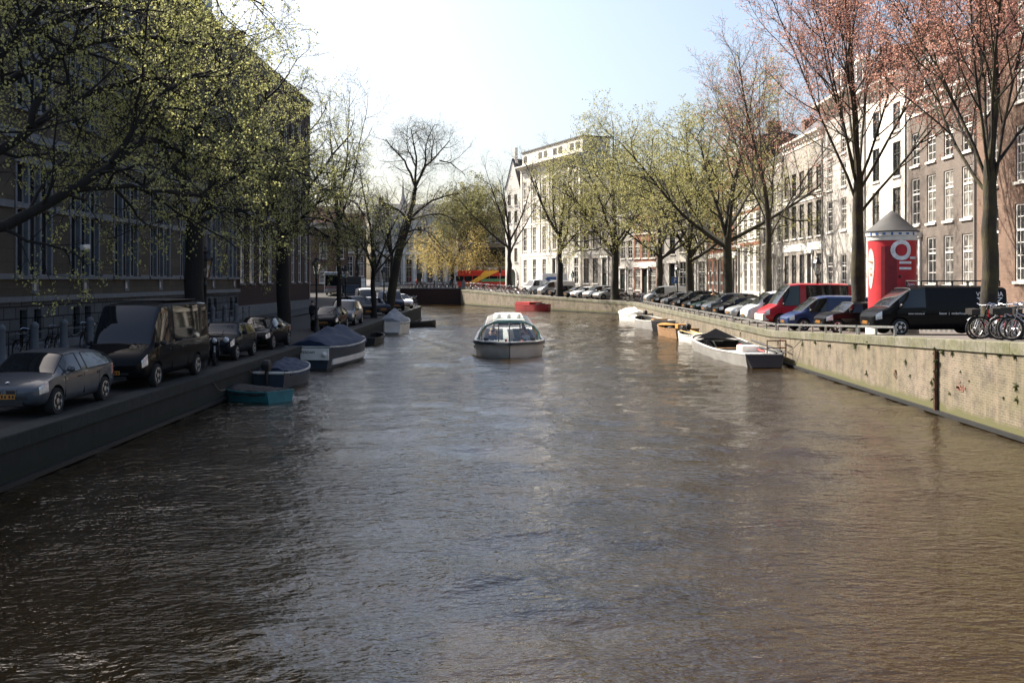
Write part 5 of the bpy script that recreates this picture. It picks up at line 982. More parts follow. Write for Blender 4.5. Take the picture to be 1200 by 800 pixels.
def tarp(parent, S, x0, x1, h, mm, ridge=.0, seed=1, name='cover', bumps=3):
    rg = np.random.default_rng(seed); m = MB(); rings = []; n = 31; ph = rg.uniform(0, 6, 4)
    for i in range(n):
        t = i/(n - 1); x = x0 + (x1 - x0)*t; q = min(S, key=lambda s: abs(s[0] - x)); b = q[1] + .03; z = q[2]; hh = h*(max(0, math.sin(PI*min(1, t*1.02 + .02)))**.45)*(1 - bumps*.055*(1 - abs(math.cos(PI*t*bumps))**.7) + .05*math.sin(t*9 + ph[0])); ring = []
        for j in range(21):
            u = -1 + 2*j/20; prof = (1 - abs(u)**1.6)*(1 - ridge) + (1 - abs(u))*ridge; ring.append((x + .03*math.sin(5*u + ph[1]), u*b, z + .03 + hh*prof*(1 + .06*math.sin(u*8 + t*7 + ph[2])) + .025*math.sin(t*38 + 7*u*u + ph[3])*prof + .02*math.sin(t*21 - abs(u)*13 + ph[1]) - (.14 if abs(u) == 1 else 0)))
        rings.append(ring)
    m.loft(rings, 0, closed=False, caps=False); m.add(rings[0], [tuple(range(21))]); m.add(rings[-1], [tuple(range(21))]); return m.build(name, mm, parent, smooth=50)
def outboard(parent, x, z, mm='plastic'):
    m = MB(); m.loft([[(x - .28, -.13, z + .05), (x + .06, -.13, z + .05), (x + .06, .13, z + .05), (x - .28, .13, z + .05)], [(x - .33, -.16, z + .3), (x + .1, -.16, z + .3), (x + .1, .16, z + .3), (x - .33, .16, z + .3)], [(x - .22, -.11, z + .46), (x + .02, -.11, z + .46), (x + .02, .11, z + .46), (x - .22, .11, z + .46)]]); m.b(x - .18, x - .02, -.06, .06, z - .7, z + .06); m.build('outboard_motor', M[mm], parent, smooth=50, bevel=.03)
def boat(name, label, loc, rz, cat='boat', group=None): return empty(name, (loc[0], loc[1], 0), rz, label, cat, group)
GB = 'small boats moored along the sunny quay'; GD = 'boats moored along the shaded quay'
# tour boat
def tour_boat():
    g = boat('tour_boat', 'white glass-roofed canal tour boat full of passengers in the middle of the water', (-.75, 61.6), -PI/2 + .02); L, B = 18.5, 4.1
    S = hull_rings(L, B, .78, .5, bow=.16, stern=.9, sheer=.12, rake=.55); m = MB()
    R_ = [[(x + r, b, z), (x + r*.55, b*.985, z*.5), (x, b*.93, -.1), (x - r*.2, b*.5, -.5), (x - r*.2, -b*.5, -.5), (x, -b*.93, -.1), (x + r*.55, -b*.985, z*.5), (x + r, -b, z)] for x, b, z, r in S]
    m.loft(R_, 0, closed=False, caps=False); m.add(R_[0], [tuple(range(8))]); m.build('hull', M['hull_white'], g, smooth=40)
    m = MB(); P = [(x + r, b, z) for x, b, z, r in S]
    m.loft([[(x, b - .02, z - .012), (x, -b + .02, z - .012), (x, -b + .02, z - .05), (x, b - .02, z - .05)] for x, b, z in P]); m.build('deck', M['deck_grey'], g)
    m = MB()
    for s in (1, -1): m.loft([[(x + (.06 if i == len(P) - 1 else 0), s*(b + .07), z - .10), (x, s*(b - .06), z - .10), (x, s*(b - .06), z + .05), (x + (.06 if i == len(P) - 1 else 0), s*(b + .07), z + .05)] for i, (x, b, z) in enumerate(P)], 0)
    m.build('rubbing_strake', M['hull_navy'], g, smooth=40)
    m = MB()
    for s in (1, -1): m.loft([[(x, s*(b + .02), z + .052), (x, s*(b - .12), z + .052), (x, s*(b - .12), z + .10), (x, s*(b + .02), z + .10)] for x, b, z in P], 0)
    m.build('gunwale', M['hull_white'], g)
    m = MB()
    for s in (1, -1):                    # logo mark and a line of dark lettering on each bow flank
        m.loft([[(5.9 + .18*math.cos(a), s*2.03 - 0, .45 + .10*math.sin(a)), (5.9 + .12*math.cos(a), s*2.10, .45 + .05*math.sin(a))] for a in np.linspace(.5, 5.8, 12)], 0, closed=False, caps=False)
    m.build('logo_mark', M['ink'], g)
    # cabin: frames, glass, roof
    X0, X1 = -8.2, 6.6; cs = [(-1.78, .82), (-1.70, 1.35), (-1.42, 1.72), (-.95, 1.92), (0, 1.98), (.95, 1.92), (1.42, 1.72), (1.70, 1.35), (1.78, .82)]
    m = MB()
    for k in range(13):
        x = X0 + (X1 - X0)*k/12; o = [(x, y*1.01, z + .01) for y, z in cs]; m.loft([[(x - .035, y, z) for _, y, z in o] , [(x + .035, y, z) for _, y, z in o]], 0, closed=False, caps=False); m.tube(o, .035, 5)
    for j in (1, 2, 3, 5, 6, 7): m.tube([(X0, cs[j][0], cs[j][1]), (X1, cs[j][0], cs[j][1])], .03, 5)
    m.build('cabin_frame', M['hull_white'], g)
    m = MB(); m.loft([[(X0, y, z) for y, z in cs[:4]], [(X1, y, z) for y, z in cs[:4]]], 0, closed=False, caps=False); m.loft([[(X0, y, z) for y, z in cs[5:]], [(X1, y, z) for y, z in cs[5:]]], 0, closed=False, caps=False); m.build('side_glazing', M['boat_glass'], g)
    m = MB(); m.loft([[(x, y, z + dz) for y, z in [(-.97, 1.93), (-.5, 1.985), (.5, 1.985), (.97, 1.93)] for dz in (.0,)] + [(x, .97, 1.99), (x, .5, 2.05), (x, -.5, 2.05), (x, -.97, 1.99)] for x in (X0, X1 - .25)]); m.build('roof', M['deck_grey'], g)
    for x in (X1 - .75, X1 - 3.9): m = MB(); m.b(x, x + .5, -.95, .95, 2.045, 2.075); m.build('roof_band', M['boat_green'], g)
    for y in (-.62, 0, .62): m = MB(); m.ball((X1 - 4.6, y, 2.16), .16, 8); m.build('roof_lamp', M['hull_white'], g, smooth=60)
    W0 = [(X1 + (.75 if z < 1 else .42 if z < 1.5 else .12 if z < 1.8 else 0), y, z) for y, z in cs]; m = MB(); m.tube([(p[0], p[1], p[2]) for p in W0], .06, 6); m.build('front_arch', M['boat_green'], g)
    for s in (1, -1): m = MB(); m.tube([(X1 + .55, s*1.62, .84), (X1 + .42, s*1.6, 1.33), (X1 + .1, s*1.34, 1.7)], .05, 6); m.build('windscreen_post', M['wood'], g)
    m = MB(); m.add([(X1 + .85, -.62, .82), (X1 + .85, .62, .82), (X1 + .12, .62, 1.90), (X1 + .12, -.62, 1.90), (X1 + .78, -1.72, .82), (X1 + .1, -1.38, 1.72), (X1 + .78, 1.72, .82), (X1 + .1, 1.38, 1.72)], [(0, 1, 2, 3), (4, 0, 3, 5), (1, 6, 7, 2)]); m.build('windscreen', M['boat_glass'], g)
    m = MB()
    for y in (-.62, .62): m.tube([(X1 + .86, y, .82), (X1 + .12, y, 1.92)], .035, 5)
    m.tube([(X1 + .87, 0, .82), (X1 + .14, 0, 1.93)], .04, 5); m.tube([(X1 + .15, -.64, 1.86), (X1 + .15, .64, 1.86)], .06, 5); m.build('windscreen_frame', M['hull_navy'], g)
    m = MB(); m.b(X0, X1, -1.7, 1.7, .02, .06); m.build('cabin_floor', M['deck_grey'], g)
    for k in range(9):
        for s in (-1, 1): m = MB(); x = X1 - 1.6 - k*1.5; m.b(x - .25, x + .2, min(s*.35, s*1.55), max(s*.35, s*1.55), .40, .5); m.b(x - .32, x - .25, min(s*.35, s*1.55), max(s*.35, s*1.55), .5, .88); m.build('seat', M['cloth_grey'], g)
    m = MB(); m.b(X1 - .1, X1 + .1, .2, 1.0, .3, .95); m.lathe([(.2, .98), (.2, 1.02)], 12, 0, (X1 - .05, .6)); m.build('helm', M['plastic'], g)
    m = MB(); m.ball((7.6, .75, .86), .09, 6); m.tube([(7.55, -.2, .75), (7.55, -.2, 1.0)], .06, 6); m.build('bow_lamp', M['hull_red'], g)
    for s in (-1, 1): m = MB(); m.lathe([(.13, .78), (.13, 1.0), (.16, 1.02), (.16, 1.05)], 10, 0, (7.2, s*1.35)); m.build('mooring_post', M['iron'], g)
    return g
tour = tour_boat()
# bow flank lettering is a thin dark strip of small blocks, unreadable at this distance
def flank_marks(g, s):
    m = MB()
    for k in range(11):
        if k == 5: continue
        x = 6.95 - k*.17; y = s*2.035; m.add([(x, y + .012*s, .40), (x - .11, y + .016*s, .40), (x - .11, y + .016*s, .50), (x, y + .012*s, .50)], [(0, 1, 2, 3)])
    m.build('lettering', M['ink'], g)
# grey steel barge
def barge():
    d0, d1 = 51.8, 66; g = boat('barge', 'long grey steel work barge with open hold moored against the sunny wall', (11.55, 54.3), PI/2 + .01); L, B = 13.8, 2.95
    S = hull('hull', g, L, B, .56, .4, M['hull_grey'], M['hull_black'], M['deck_grey'], floor=.06, bow=.22, stern=.62, sheer=.5, rake=.35)
    m = MB(); b = S[0][1]; m.add([(-L/2 - .012, -b*.99, S[0][2] - .04), (-L/2 - .012, b*.99, S[0][2] - .04), (-L/2 - .4, b*.75, .02), (-L/2 - .4, -b*.75, .02), (-L/2, -b*.7, -.3), (-L/2, b*.7, -.3)], [(0, 1, 2, 3), (3, 2, 5, 4)]); m.add([(-L/2 + .002, -b, S[0][2] - .04), (-L/2 - .4, -b*.75, .02), (-L/2, -b*.7, -.3), (-L/2, b, S[0][2] - .04), (-L/2 - .4, b*.75, .02), (-L/2, b*.7, -.3)], [(0, 1, 2), (3, 4, 5)]); m.build('transom', M['hull_black'], g)  # shade on the stern painted in as black against the grey hull
    D = [(x, bb, z) for x, bb, z, r in S]
    m = MB(); m.loft([[(x, bb - .08, z - .05), (x, -bb + .08, z - .05), (x, -bb + .08, z - .1), (x, bb - .08, z - .1)] for x, bb, z in D if x > 3.6]); m.build('foredeck', M['hull_grey'], g)
    m = MB(); m.loft([[(x, bb - .08, z - .05), (x, -bb + .08, z - .05), (x, -bb + .08, z - .1), (x, bb - .08, z - .1)] for x, bb, z in D if x < -2.3]); m.build('aft_deck', M['deck_grey'], g)
    m = MB(); m.add([(4.0, -1.2, .74), (4.0, 1.2, .74), (6.6, 0, .86), (4.4, 0, 1.3)], [(0, 1, 3), (1, 2, 3), (2, 0, 3)]); m.build('bow_cover', M['cloth_black'], g)
    m = MB(); m.b(-4.4, -3.2, -.4, .5, .5, .84); m.build('engine_box', M['trim_white'], g, bevel=.04)
    m = MB(); m.lathe([(.09, .5), (.09, .85)], 8, 0, (-2.7, -.3)); m.build('bollard', M['iron'], g)
    m = MB()
    for y, z in ((-1.0, .70), (-.8, .77), (-.55, .67)): m.tube([(-6.9, y, z), (-.6, y - .15, z + .12)], .05, 6)
    m.build('mooring_pole', M['iron'], g); m = MB(); m.tube([(-5.5, -.35, .66), (-1.2, -.1, .72)], .045, 6); m.build('red_pole', M['hull_red'], g)
    m = MB()
    for x, y in ((-6.6, -1.1), (-6.6, -.2), (-5.2, -1.2)): m.tube([(x, y, .5), (x, y, 1.25)], .03, 5)
    m.tube([(-6.6, -.2, 1.25), (-6.6, -1.1, 1.25), (-5.2, -1.2, 1.25)], .03, 5); m.tube([(-6.6, -.2, .9), (-6.6, -1.1, .9), (-5.2, -1.2, .9)], .025, 5); m.build('handrail', M['rust'], g)
    m = MB(); m.b(.2, .5, -1.3, 1.3, .38, .43); m.build('thwart', M['wood'], g)
    m = MB(); m.ball((6.5, .85, .3), .2, 8); m.build('fender', M['hull_teal'], g, smooth=60); return g
barge()
def wall_x(d, w_): return 13 - w_
def small(name, label, px, d, rz, L, B, free, outer, inner, rail, grp, **kw):
    g = boat(name, label, (atx(px, d), d), rz, group=grp); S = hull('hull', g, L, B, free, .25, M[outer], M[inner], M[rail], **kw); return g, S
g, S = small('dinghy', 'small white dinghy with yellow oars tucked behind the grey barge', 814, 66.5, PI/2 + .25, 4.2, 1.7, .5, 'hull_white', 'deck_grey', 'deck_grey', GB, bow=.5)
benches(g, (-.9, .4), S, .32, M['deck_grey']); outboard(g, 2.0, .55); m = MB(); m.tube([(-1.2, .2, .5), (1.2, .5, .72)], .035, 6); m.tube([(-1.3, -.3, .5), (1.1, -.2, .72)], .035, 6); m.build('oar', M['bus_yellow'], g)
g, S = small('wooden_boat', 'varnished wooden boat with an orange box and dark cushions', 791, 73.5, PI/2 + .12, 6.4, 2.1, .62, 'wood', 'boat_floor', 'wood', GB, bow=.45)
benches(g, (-.6, .6), S, .4, M['wood']); m = MB(); m.b(-2.5, -1.8, -.5, .5, .3, .98); m.build('orange_box', M['wood_orange'], g, bevel=.03); m = MB(); m.loft([[(x, b - .05, z + .02), (x, -b + .05, z + .02), (x, -b + .05, z - .04), (x, b - .05, z - .04)] for x, b, z, r in S if x > 1.6]); m.build('foredeck', M['wood_orange'], g); m = MB(); m.ball((.2, .3, .55), .3, 6, sq=(1, .8, .6)); m.ball((-.2, -.4, .55), .3, 6, sq=(1, .8, .6)); m.build('cushion', M['cloth_black'], g); outboard(g, -3.25, .6)
g, S = small('open_boat', 'whitish open boat with dark interior ahead of the wooden boat', 764, 86, PI/2 + .1, 8.2, 2.5, .7, 'hull_grey', 'boat_floor', 'hull_white', GB, bow=.42)
benches(g, (-1.8, -.2, 1.4), S, .45, M['wood']); m = MB(); m.b(-3.2, -2.2, -.6, .6, .4, .9); m.build('engine_box', M['wood'], g)
g, S = small('cabin_boat', 'small white boat under a pale tarpaulin, farthest of the row on the sunny side', 742, 100, PI/2 + .3, 5.6, 2.1, .75, 'hull_white', 'deck_grey', 'deck_grey', GB, bow=.45)
tarp(g, S, -1.6, 2.4, .6, M['cloth_white'], .5, 4); outboard(g, -2.85, .7)
x, y = edge_at(641); g = boat('work_boat', 'red steel work boat lying under the mossy far quay wall', (x - 1.6, y - 1.2), math.atan2(-20.4, 11.5) + .1, group=GB); S = hull('hull', g, 6.4, 2.4, .75, .3, M['hull_red'], M['boat_floor'], M['hull_red'], bow=.3, sheer=.25)
m = MB(); m.b(-2.9, .3, -1.05, 1.05, .76, 1.15); m.build('raised_side', M['hull_red'], g); m = MB(); m.b(.9, 1.7, -.5, .5, .7, 1.0); m.build('engine_box', M['plastic'], g)
# shaded side
g, S = small('dinghy', 'flat turquoise dinghy with dark cover beneath the shaded wall', 294, 35, PI/2 + .95, 3.1, 1.4, .32, 'hull_teal', 'boat_floor', 'hull_teal', GD, bow=.5)
tarp(g, S, -1.45, 1.3, .08, M['cloth_black'], 0, 3)
g, S = small('small_motorboat', 'small motorboat under a creased blue cover with outboard motor', 335, 40.2, PI/2 - .1, 4.0, 1.55, .55, 'hull_navy', 'boat_floor', 'deck_grey', GD, bow=.45)
tarp(g, S, -1.5, 1.6, .45, M['cloth_blue'], .8, 5, bumps=2); outboard(g, -2.1, .65); m = MB(); m.tube([(-1.98, -.6, .6), (-1.98, .6, .6)], .06, 6); m.build('stern_fender', M['hull_white'], g)
g, S = small('covered_boat', 'large white sloop under a high blue tarpaulin beside the shaded quay', 392, 50.8, PI/2 - .12, 8.4, 2.4, .92, 'hull_navy', 'boat_floor', 'deck_grey', GD, bow=.5, stern=.9, sheer=.2)
tarp(g, S, -3.9, 3.6, .92, M['cloth_blue'], .75, 2, bumps=3); m = MB(); m.b(-4.27, -4.205, -1.06, 1.06, .42, .97); m.build('transom', M['hull_white'], g); lettering('AMSTERDAM', .17, M['ink'], g, (-4.275, .1, .72), (PI/2, 0, -PI/2)); m = MB(); m.ball((-4.27, -.85, .68), .13, 8); m.build('fender', M['hull_white'], g, smooth=60)
m = MB(); P_ = [(x, b, z) for x, b, z, r in S]; m.loft([[(x, -b*.97 - .02, .16), (x, -b*.97 - .02, .42), (x, -b*.9, .42), (x, -b*.9, .16)] for x, b, z in P_ if -4 < x < 3.2]); m.build('white_strake', M['hull_white'], g)
g, S = small('rowing_boat', 'black flat rowing boat low in the water past the blue tarpaulin', 434, 66, PI/2, 5.2, 1.7, .4, 'hull_black', 'hull_black', 'plastic', GD, bow=.4); benches(g, (-.8, .6), S, .25, M['cloth_black'])
g, S = small('motor_cruiser', 'white motorboat with grey canvas canopy and ladder on its stern', 464, 78, PI/2 - .05, 6.4, 1.95, .85, 'hull_white', 'boat_floor', 'hull_white', GD, bow=.45, stern=.92)
tarp(g, S, -3.1, 2.0, .95, M['cloth_grey'], .2, 7, bumps=2); m = MB(); m.b(-3.5, -3.21, -.8, .8, .12, .2); [m.tube([(-3.26, y, .2), (-3.26, y, .9)], .025, 5) for y in (.3, .6)]; [m.tube([(-3.26, .3, z), (-3.26, .6, z)], .02, 4) for z in (.4, .6, .8)]; m.build('stern_ladder', M['steel'], g)
g, S = small('rowing_boat', 'small dark boat moored just off the quay corner', 486, 88, .3, 3.8, 1.4, .4, 'hull_black', 'hull_black', 'plastic', GD, bow=.45)

def rope(label_start, pts):
    for o in COL.objects:
        if o.parent is None and str(o.get('label', '')).startswith(label_start):
            a = o.rotation_euler.z; c, s = math.cos(-a), math.sin(-a); q = []
            p0, p1 = Vector(pts[0]), Vector(pts[1])
            for k in range(9): t = k/8; p = p0.lerp(p1, t) - Vector((0, 0, .18*math.sin(PI*t))) - o.location; q.append((p.x*c - p.y*s, p.x*s + p.y*c, p.z))
            m = MB(); m.tube(q, .018, 5); m.build('mooring_rope', M['rope'], o); return
rope('long grey steel', ((11.9, 61.0, .8), (13.0, 63.5, 1.3))); rope('long grey steel', ((12.4, 47.8, .6), (13.0, 45.8, 1.5)))
rope('varnished wooden', ((atx(791, 73.5) + .6, 76, .75), (13.0, 78, 1.2))); rope('whitish open', ((atx(764, 86) + .8, 89, .9), (13.0, 91, 1.2)))
rope('large white sloop', ((atx(392, 50.8) - .9, 47.2, .9), (-10.3, 45.5, 1.0))); rope('small motorboat', ((atx(335, 40.2) - .6, 38.6, .6), (-10.3, 37.4, .95))); rope('flat turquoise', ((atx(294, 35) - .7, 34.3, .4), (-10.3, 33.2, .9)))
rope('white motorboat', ((atx(464, 78) - .8, 75.4, .9), (-10.3, 74.5, 1.1)))
for i, (px, py) in enumerate(((912, 388), (1050, 432), (868, 386))):
    d = 13*F/(px - 610); z = min(1.0, atz(py, d)); g = empty('mooring_ring', (12.97, d, max(.6, z)), 0, ['rusty mooring ring on the sunny wall near the barge stern', 'rusty mooring ring on the sunny wall between the barge and the drain pipe', 'rusty mooring ring on the sunny wall beside the barge'][i], 'mooring ring'); m = MB(); m.tube([(0, .1*math.cos(a), -.1 + .1*math.sin(a)) for a in np.linspace(0, 2*PI, 13)], .014, 5); m.build('ring', M['rust'], g); m = MB(); m.b(-.02, .03, -.05, .05, -.04, .06); m.build('plate', M['rust'], g)
# ------------------------------------------------------------------ street things
def lamp(loc, label, h=3.3, sc=1):
    g = empty('street_lamp', loc, 0, label, 'street lamp', 'crowned canal lanterns'); m = MB()
    m.lathe([(.17, 0), (.17, .25), (.13, .3), (.11, .8), (.13, .85), (.07, .95), (.055, h - .3), (.09, h - .25), (.05, h - .15), (.05, h)], 10); m.b(-.35, .35, -.02, .02, h - .62, h - .57); m.build('post', M['iron'], g, smooth=40)
    m = MB(); m.lathe([(.13, h + .02), (.24, h + .62)], 6); m.build('lantern', M['lantern_glass'], g)
    m = MB(); m.lathe([(.15, h - .02), (.15, h + .03)], 6); m.lathe([(.27, h + .62), (.28, h + .67), (.16, h + .84), (.10, h + .9), (.13, h + .98), (.05, h + 1.06), (.03, h + 1.15)], 6)
    for k in range(6): a = 2*PI*k/6; m.tube([(.13*math.cos(a), .13*math.sin(a), h + .02), (.245*math.cos(a), .245*math.sin(a), h + .63)], .012, 4); m.ball((.26*math.cos(a), .26*math.sin(a), h + .72), .03, 4)
    m.build('cap', M['iron'], g); m = MB(); m.ball((0, 0, h + .3), .07, 6); m.build('bulb', M['hull_white'], g); return g
def lampp(px, py, d, lab):           # py = foot of the lantern
    z = zL(d) if px < 610 else zR(d); lamp((atx(px, d), d, z), lab, atz(py, d) - z)
lampp(240.5, 326, 36.4, 'crowned lantern in shade beside the elm trunk behind the black van')
lampp(371, 322, 58.5, 'crowned lantern on the shaded bank by the black hatchback')
lampp(405, 326, 80, 'crowned lantern between the slender bare tree and the leafing elm')
lampp(450, 327, 86, 'crowned lantern beside the leaning elm trunk')
lampp(958, 322, 57, 'crowned lantern behind the roof of the large red van')
lampp(794, 324, 97, 'crowned lantern above a blue sign by the dark parked cars')
lampp(762, 324, 118, 'crowned lantern behind the silver grey van at the end of the angled row')
lampp(671, 326, 141, 'crowned lantern in front of the broad grey stone house')
g = empty('parking_sign', (atx(791, 96.4), 96.4, zR(96)), 0, 'square blue parking sign on a pole by the parked cars', 'sign'); m = MB(); m.tube([(0, 0, 0), (0, 0, 2.9)], .035, 6); m.build('pole', M['steel'], g); m = MB(); m.b(-.3, .3, -.03, -.01, 2.3, 2.9); p = m.build('panel', M['sign_blue'], g); lettering('P', .5, M['white_ink'], p, (0, -.034, 2.43), (PI/2, 0, 0), 'letter')
g = empty('traffic_light', (atx(586, 168), 168, 2.5), 0, 'traffic light on a pole in front of the red open-top bus', 'traffic light'); m = MB(); m.tube([(0, 0, 0), (0, 0, 3.6)], .06, 6); m.build('pole', M['steel'], g); m = MB(); m.b(-.2, .2, -.15, .1, 2.7, 3.7); m.build('signal_head', M['plastic'], g)
for z, c in ((3.45, 'hull_red'), (3.2, 'plastic'), (2.95, 'plastic')): m = MB(); m.lathe([(.1, -.17), (.1, -.15)], 10, 0, (0, z), ax='y'); m.build('signal_lens', M[c], g)
# stone posts and low iron garland railing along the shaded building
bp = empty('stone_bollard', (0, 0, 0), 0, 'x', 'bollard', 'stone posts along the shaded building'); m = MB(); m.lathe([(.24, 0), (.24, .22), (.20, .3), (.15, .5), (.135, 1.25), (.16, 1.3), (.15, 1.4), (.06, 1.5)], 12); m.build('post', M['bluestone'], bp, smooth=45)
m = MB(); m.lathe([(.27, -.05), (.27, .06)], 12); m.build('foot', M['bluestone'], bp)
for k in range(14):
    y = 33.2 + 2.45*k; o = bp if k == 0 else copy_tree(bp); o.location = (-18.6, y, zL(y) + .02 + (.0)); o['label'] = 'waist-high stone post in the dark row before the sandstone building'
def railing(y0, y1):
    g = empty('iron_railing', (-19.9, y0, zL(y0) + .12), PI/2, 'low black iron railing with garland loops along the sandstone building', 'railing'); L = y1 - y0; m = MB()
    n = int(L/1.6)
    for k in range(n + 1): x = L*k/n; m = MB(); m.tube([(x, 0, 0), (x, 0, .95)], .03, 5); m.ball((x, 0, .98), .05, 4); m.build('post', M['iron'], g)
    m = MB(); m.tube([(0, 0, .85), (L, 0, .85)], .02, 4)
    for k in range(n): x0, x1 = L*k/n, L*(k + 1)/n; m.tube([(x0 + (x1 - x0)*t/8, 0, .8 - .28*math.sin(PI*t/8)) for t in range(9)], .022, 4)
    m.build('garland', M['iron'], g)
railing(24, 73)
g = empty('security_camera', (-21.0, 47.3, atz(289, 47)), 0, 'small white security camera fixed to the sandstone wall', 'camera'); m = MB(); m.tube([(0, 0, 0), (.3, 0, .0)], .04, 6); m.build('bracket', M['steel'], g); m = MB(); m.b(.2, .42, -.35, .35, -.14, .1); m.build('housing', M['hull_white'], g, rot=(.1, 0, 0), bevel=.04)

# ------------------------------------------------------------------ advertising column
def curved(me_or_poly, R_, a0, z0, mm, name, parent, thick=.006):
    """flat shape (u to the right, v up) wrapped on the drum; angle a0 is where u = 0"""
    if isinstance(me_or_poly, bpy.types.Mesh): me = me_or_poly
    else: m = MB(); m.prism([(-u, v) for u, v in me_or_poly], 'y', -thick/2, thick/2); me = m.mesh(name, mm); [setattr(v, 'co', Vector((-v.co.x, v.co.z, v.co.y))) for v in me.vertices]
    bm = bmesh.new(); bm.from_mesh(me); bmesh.ops.triangulate(bm, faces=bm.faces[:]); bmesh.ops.subdivide_edges(bm, edges=[e for e in bm.edges if e.calc_length() > .25], cuts=3, use_grid_fill=True); bm.to_mesh(me); bm.free()
    for v in me.vertices:
        a = a0 + v.co.x/R_; r = R_ + .008 + v.co.z; v.co = (r*math.cos(a), r*math.sin(a), z0 + v.co.y)
    me.materials.clear(); me.materials.append(mm); return link(name, me, parent)
def ad_column():
    d = 42.2; x = 15.75; zb = zR(d); g = empty('advertising_column', (x, d, zb), 0, 'tall red cylindrical advertising column with a grey cone roof', 'advertising column'); r = .97
    v = math.atan2(d, x) + PI          # direction towards the photographer
    m = MB(); m.lathe([(r + .10, -.15), (r + .10, .38), (r + .03, .45)], 40, 0); m.build('base', M['trim_white'], g, smooth=40)
    m = MB(); m.lathe([(r, .40), (r, 3.95)], 48, 0); m.build('drum', M['poster_red'], g, smooth=40)
    m = MB(); m.lathe([(r + .02, 3.93), (r + .04, 3.97), (r + .03, 4.10), (r + .09, 4.13), (r + .09, 4.28), (r + .02, 4.31)], 48, 0); m.build('collar', M['trim_white'], g, smooth=40)
    m = MB(); m.lathe([(r + .13, 4.30), (r + .13, 4.33), (.72, 4.62), (.30, 5.0), (.05, 5.20)], 40, 0); m.build('cone_roof', M['zinc'], g, smooth=50)
    circ = lambda rr, n=28: [(rr*math.cos(2*PI*k/n), rr*math.sin(2*PI*k/n)) for k in range(n)]
    curved([(-.32, -2.9), (.30, -2.9), (.30, 0), (-.32, 0)], r, v - .12, 3.68, M['poster_dark'], 'dark_panel', g)
    o = text_mesh('O', 1.1, .004, .035); curved(o, r + .012, v + .38, 3.14, M['white_ink'], 'lettering', g)
    curved([(-.26, -.05), (.30, -.05), (.30, .05), (-.26, .05)], r + .01, v + .55, 3.0, M['white_ink'], 'lettering', g); curved([(-.26, -.05), (.30, -.05), (.30, .05), (-.26, .05)], r + .01, v + .55, 2.76, M['white_ink'], 'lettering', g); curved([(.1, -.05), (.5, -.05), (.5, .05), (.1, .05)], r + .01, v + .68, 3.2, M['white_ink'], 'lettering', g)
    curved(circ(.06, 10), r + .012, v + .30, 2.42, M['ink'], 'dot', g); t = text_mesh('Opera', .2, .004); curved(t, r + .012, v + .82, 2.05, M['white_ink'], 'lettering', g)
    curved([(.24*math.cos(q)*(1 + .25*math.sin(q)), .85*math.sin(q)) for q in np.linspace(0, 2*PI, 25)[:-1]], r, v - 1.05, 2.75, M['pale'], 'portrait', g)
    for a, z, s in ((-1.12, 3.05, .06), (-.96, 3.02, .06), (-1.03, 2.75, .04), (-1.03, 2.5, .07)): curved([(s*q[0]*1.3, s*q[1]*.7) for q in circ(1, 10)], r + .012, v + a, z, M['wood'], 'face_mark', g)
    for k in range(7): m = MB(); a = v - .9 + k*.3; curved([(-.06, -.04), (.06, -.04), (.06, .04), (-.06, .04)] if k % 3 else [(-.04, -.06), (.04, -.06), (.04, .06), (-.04, .06)], r + .092, a, 4.2, M['sign_blue'], 'collar_mark', g)
ad_column()

